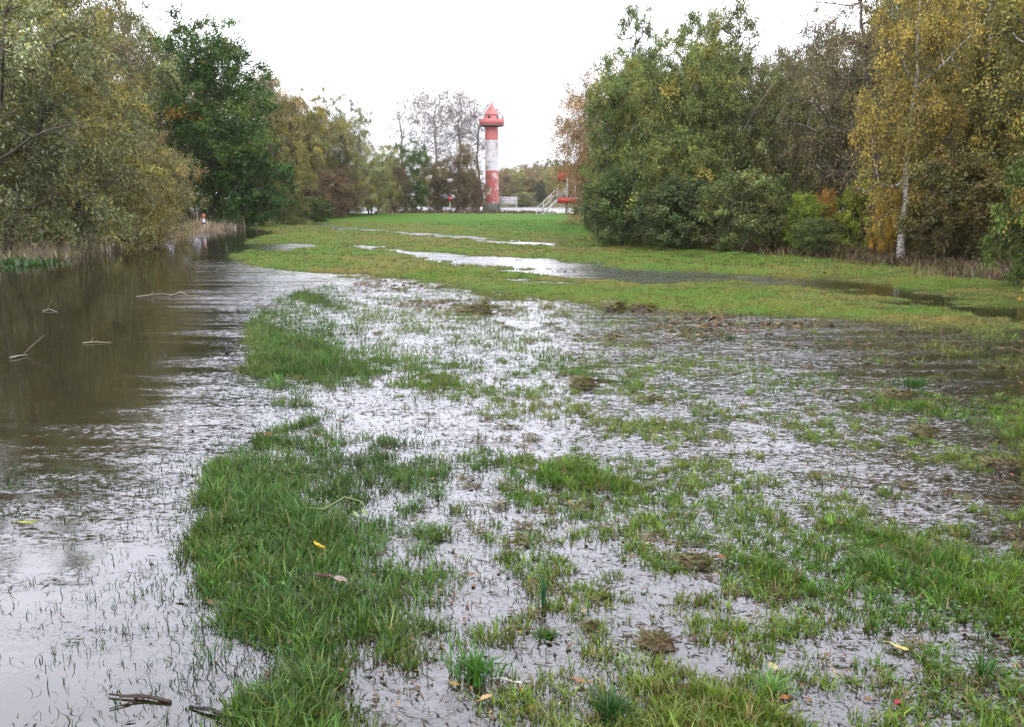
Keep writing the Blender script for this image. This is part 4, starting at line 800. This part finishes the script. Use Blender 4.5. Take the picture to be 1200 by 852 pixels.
tuft('narrow tuft of stiff upright blades alone in open water', 637, 712, .17, 16, 1, .006, .009, (.03, .075, .03), .12)
tuft('low round tuft at the foot of the stiff upright blades', 640, 745, .05, 110, 21, .026)
tuft('bushy dark green tuft at the bottom edge right of centre', 715, 838, .10, 190, 3, .035, .005, (.022, .07, .014))
tuft('bright green spiky tuft left of bottom centre', 556, 790, .12, 130, 4, .05)
tuft('upright tuft at the bottom right with long blades', 1150, 790, .13, 40, 5, .02)
tuft('thick round tuft on the right-hand side above the lower bank', 905, 810, .09, 120, 6, .04, .005, (.05, .10, .02))
tuft('isolated tuft on the lilac water right of centre', 857, 345 + 52, .09, 60, 7, .05, .007, (.04, .08, .02))
tuft('dark thin tuft standing in the water at lower left', 250, 775, .13, 26, 8, .03, .004, (.018, .045, .014), .9)
tuft('sparse dark tuft beside the floating stick', 222, 800, .10, 18, 9, .035, .004, (.018, .04, .014), 1.1)
tuft('dense green tuft on the grass island at far right', 1072, 452, .12, 150, 10, .09, .006)
def stick(nm, label, pts, rad, col, twigs=()):
    P = [gp3(px, py, .004 + dz) for px, py, dz in pts]; o0 = np.array(P[0]); mb = MB(); P = [np.array(p) - o0 for p in P]
    P2 = []
    for a, b in zip(P[:-1], P[1:]): P2 += [a, (a + b) / 2 + np.random.default_rng(len(P2)).normal(0, .08, 3) * np.linalg.norm(b - a) * np.array([1, 1, .3])]
    P2.append(P[-1]); mb.tube(P2, np.linspace(rad, rad * .4, len(P2)), 6, col)
    for tp, r_ in twigs:
        Q = [np.array(gp3(px, py, .004)) - o0 + np.array([0, 0, dz]) for px, py, dz in tp]; mb.tube(Q, np.linspace(r_, r_ * .5, len(Q)), 5, col)
    o = ob(nm, mb.mesh(nm, M_dry, True), label=label, category='stick'); o.location = o0; return o
stick('floating_stick', 'brown forked stick floating at the lower left', [(200, 824, 0), (165, 818, .006), (128, 816, .004)], .007, (.022, .012, .008), [([(165, 818, .004), (150, 826, .001), (128, 832, 0)], .004), ([(180, 820, .004), (140, 822, .012)], .004)])
stick('floating_stick', 'black slightly curved stick at the foot of the sparse tuft', [(268, 841, 0), (240, 834, .008), (222, 829, 0)], .008, (.010, .007, .006))
stick('floating_twig', 'pale twig with one shoot sticking up from the dark river', [(50, 365, 0), (58, 364, .02), (68, 366, 0)], .010, (.14, .125, .10), [([(55, 364, 0), (59, 364, .10), (63, 364, .17)], .005)])
stick('floating_twig', 'thin brown twig slanting out of the river at far left', [(28, 415, 0), (40, 414, .09), (53, 412, .17)], .006, (.10, .08, .06))
stick('floating_twig', 'short white stick lying on the river below the slanting twig', [(12, 421, .01), (22, 419, .015), (32, 417, .01)], .011, (.15, .14, .12))
stick('floating_twig', 'long pale twig floating flat in the middle of the river', [(97, 403, .004), (112, 402, .01), (130, 402, .004)], .008, (.17, .15, .10), [([(106, 402, 0), (110, 402, .06)], .006)])
stick('floating_twig', 'line of twigs and leaves drifting at the edge of the bright ripples', [(160, 349, .01), (190, 346, .02), (236, 348, .01)], .012, (.15, .12, .09), [([(175, 348, 0), (180, 348, .08)], .012), ([(200, 347, 0), (213, 347, .06), (222, 348, 0)], .016)])
stick('floating_twig', 'small black crooked twig standing in the bright ripples', [(266, 414, 0), (267, 412, .04), (268, 409, .10)], .020, (.015, .012, .012), [([(266, 414, 0), (265, 413, .02), (263, 413, .05)], .012)])
# wilted weed in the lush grass
wz_ = gp3(380, 612, .06); wd_ = thing('wilted_weed', 'wilted pale weed stem with drooping leaves on the lush grass', 'plant', wz_)
S_ = [np.array(gp3(px, py, dz)) - np.array(wz_) for px, py, dz in ((362, 606, .05), (380, 612, .07), (405, 604, .10), (425, 610, .10), (432, 618, .06))]
part('stem', M_dry, wd_, lambda b: b.tube(S_, np.linspace(.004, .002, 5), 6, (.13, .15, .06)), True)
for i, (px, py) in enumerate(((405, 612), (414, 615), (397, 611), (424, 613))):
    def fn(b, px=px, py=py, i=i):
        c = np.array(gp3(px, py, .075)) - np.array(wz_); d = np.array([.03 * (1 if i % 2 else -1), -.03, -.02]); s = np.array([.012, .012, .006])
        b.add([c, c + d * .5 + s * .6, c + d * 1.3, c + d * .5 - s * .6], [(0, 1, 2, 3)], None, (.10, .14, .06))
    part('leaf', M_dry, wd_, fn)
# ------------------------------------------------------------------ air
hm, ht = newmat('thin_haze'); ho = N(ht, 'ShaderNodeOutputMaterial'); hv = N(ht, 'ShaderNodeVolumePrincipled'); hv.inputs['Color'].default_value = (.93, .95, 1, 1); hv.inputs['Density'].default_value = .0001; L(ht, hv.outputs[0], ho.inputs['Volume'])
hb = MB(); hb.box((-2300, -1700, -3.2), (2300, 2300, 26)); ob('haze', hb.mesh('haze', hm), kind='stuff')
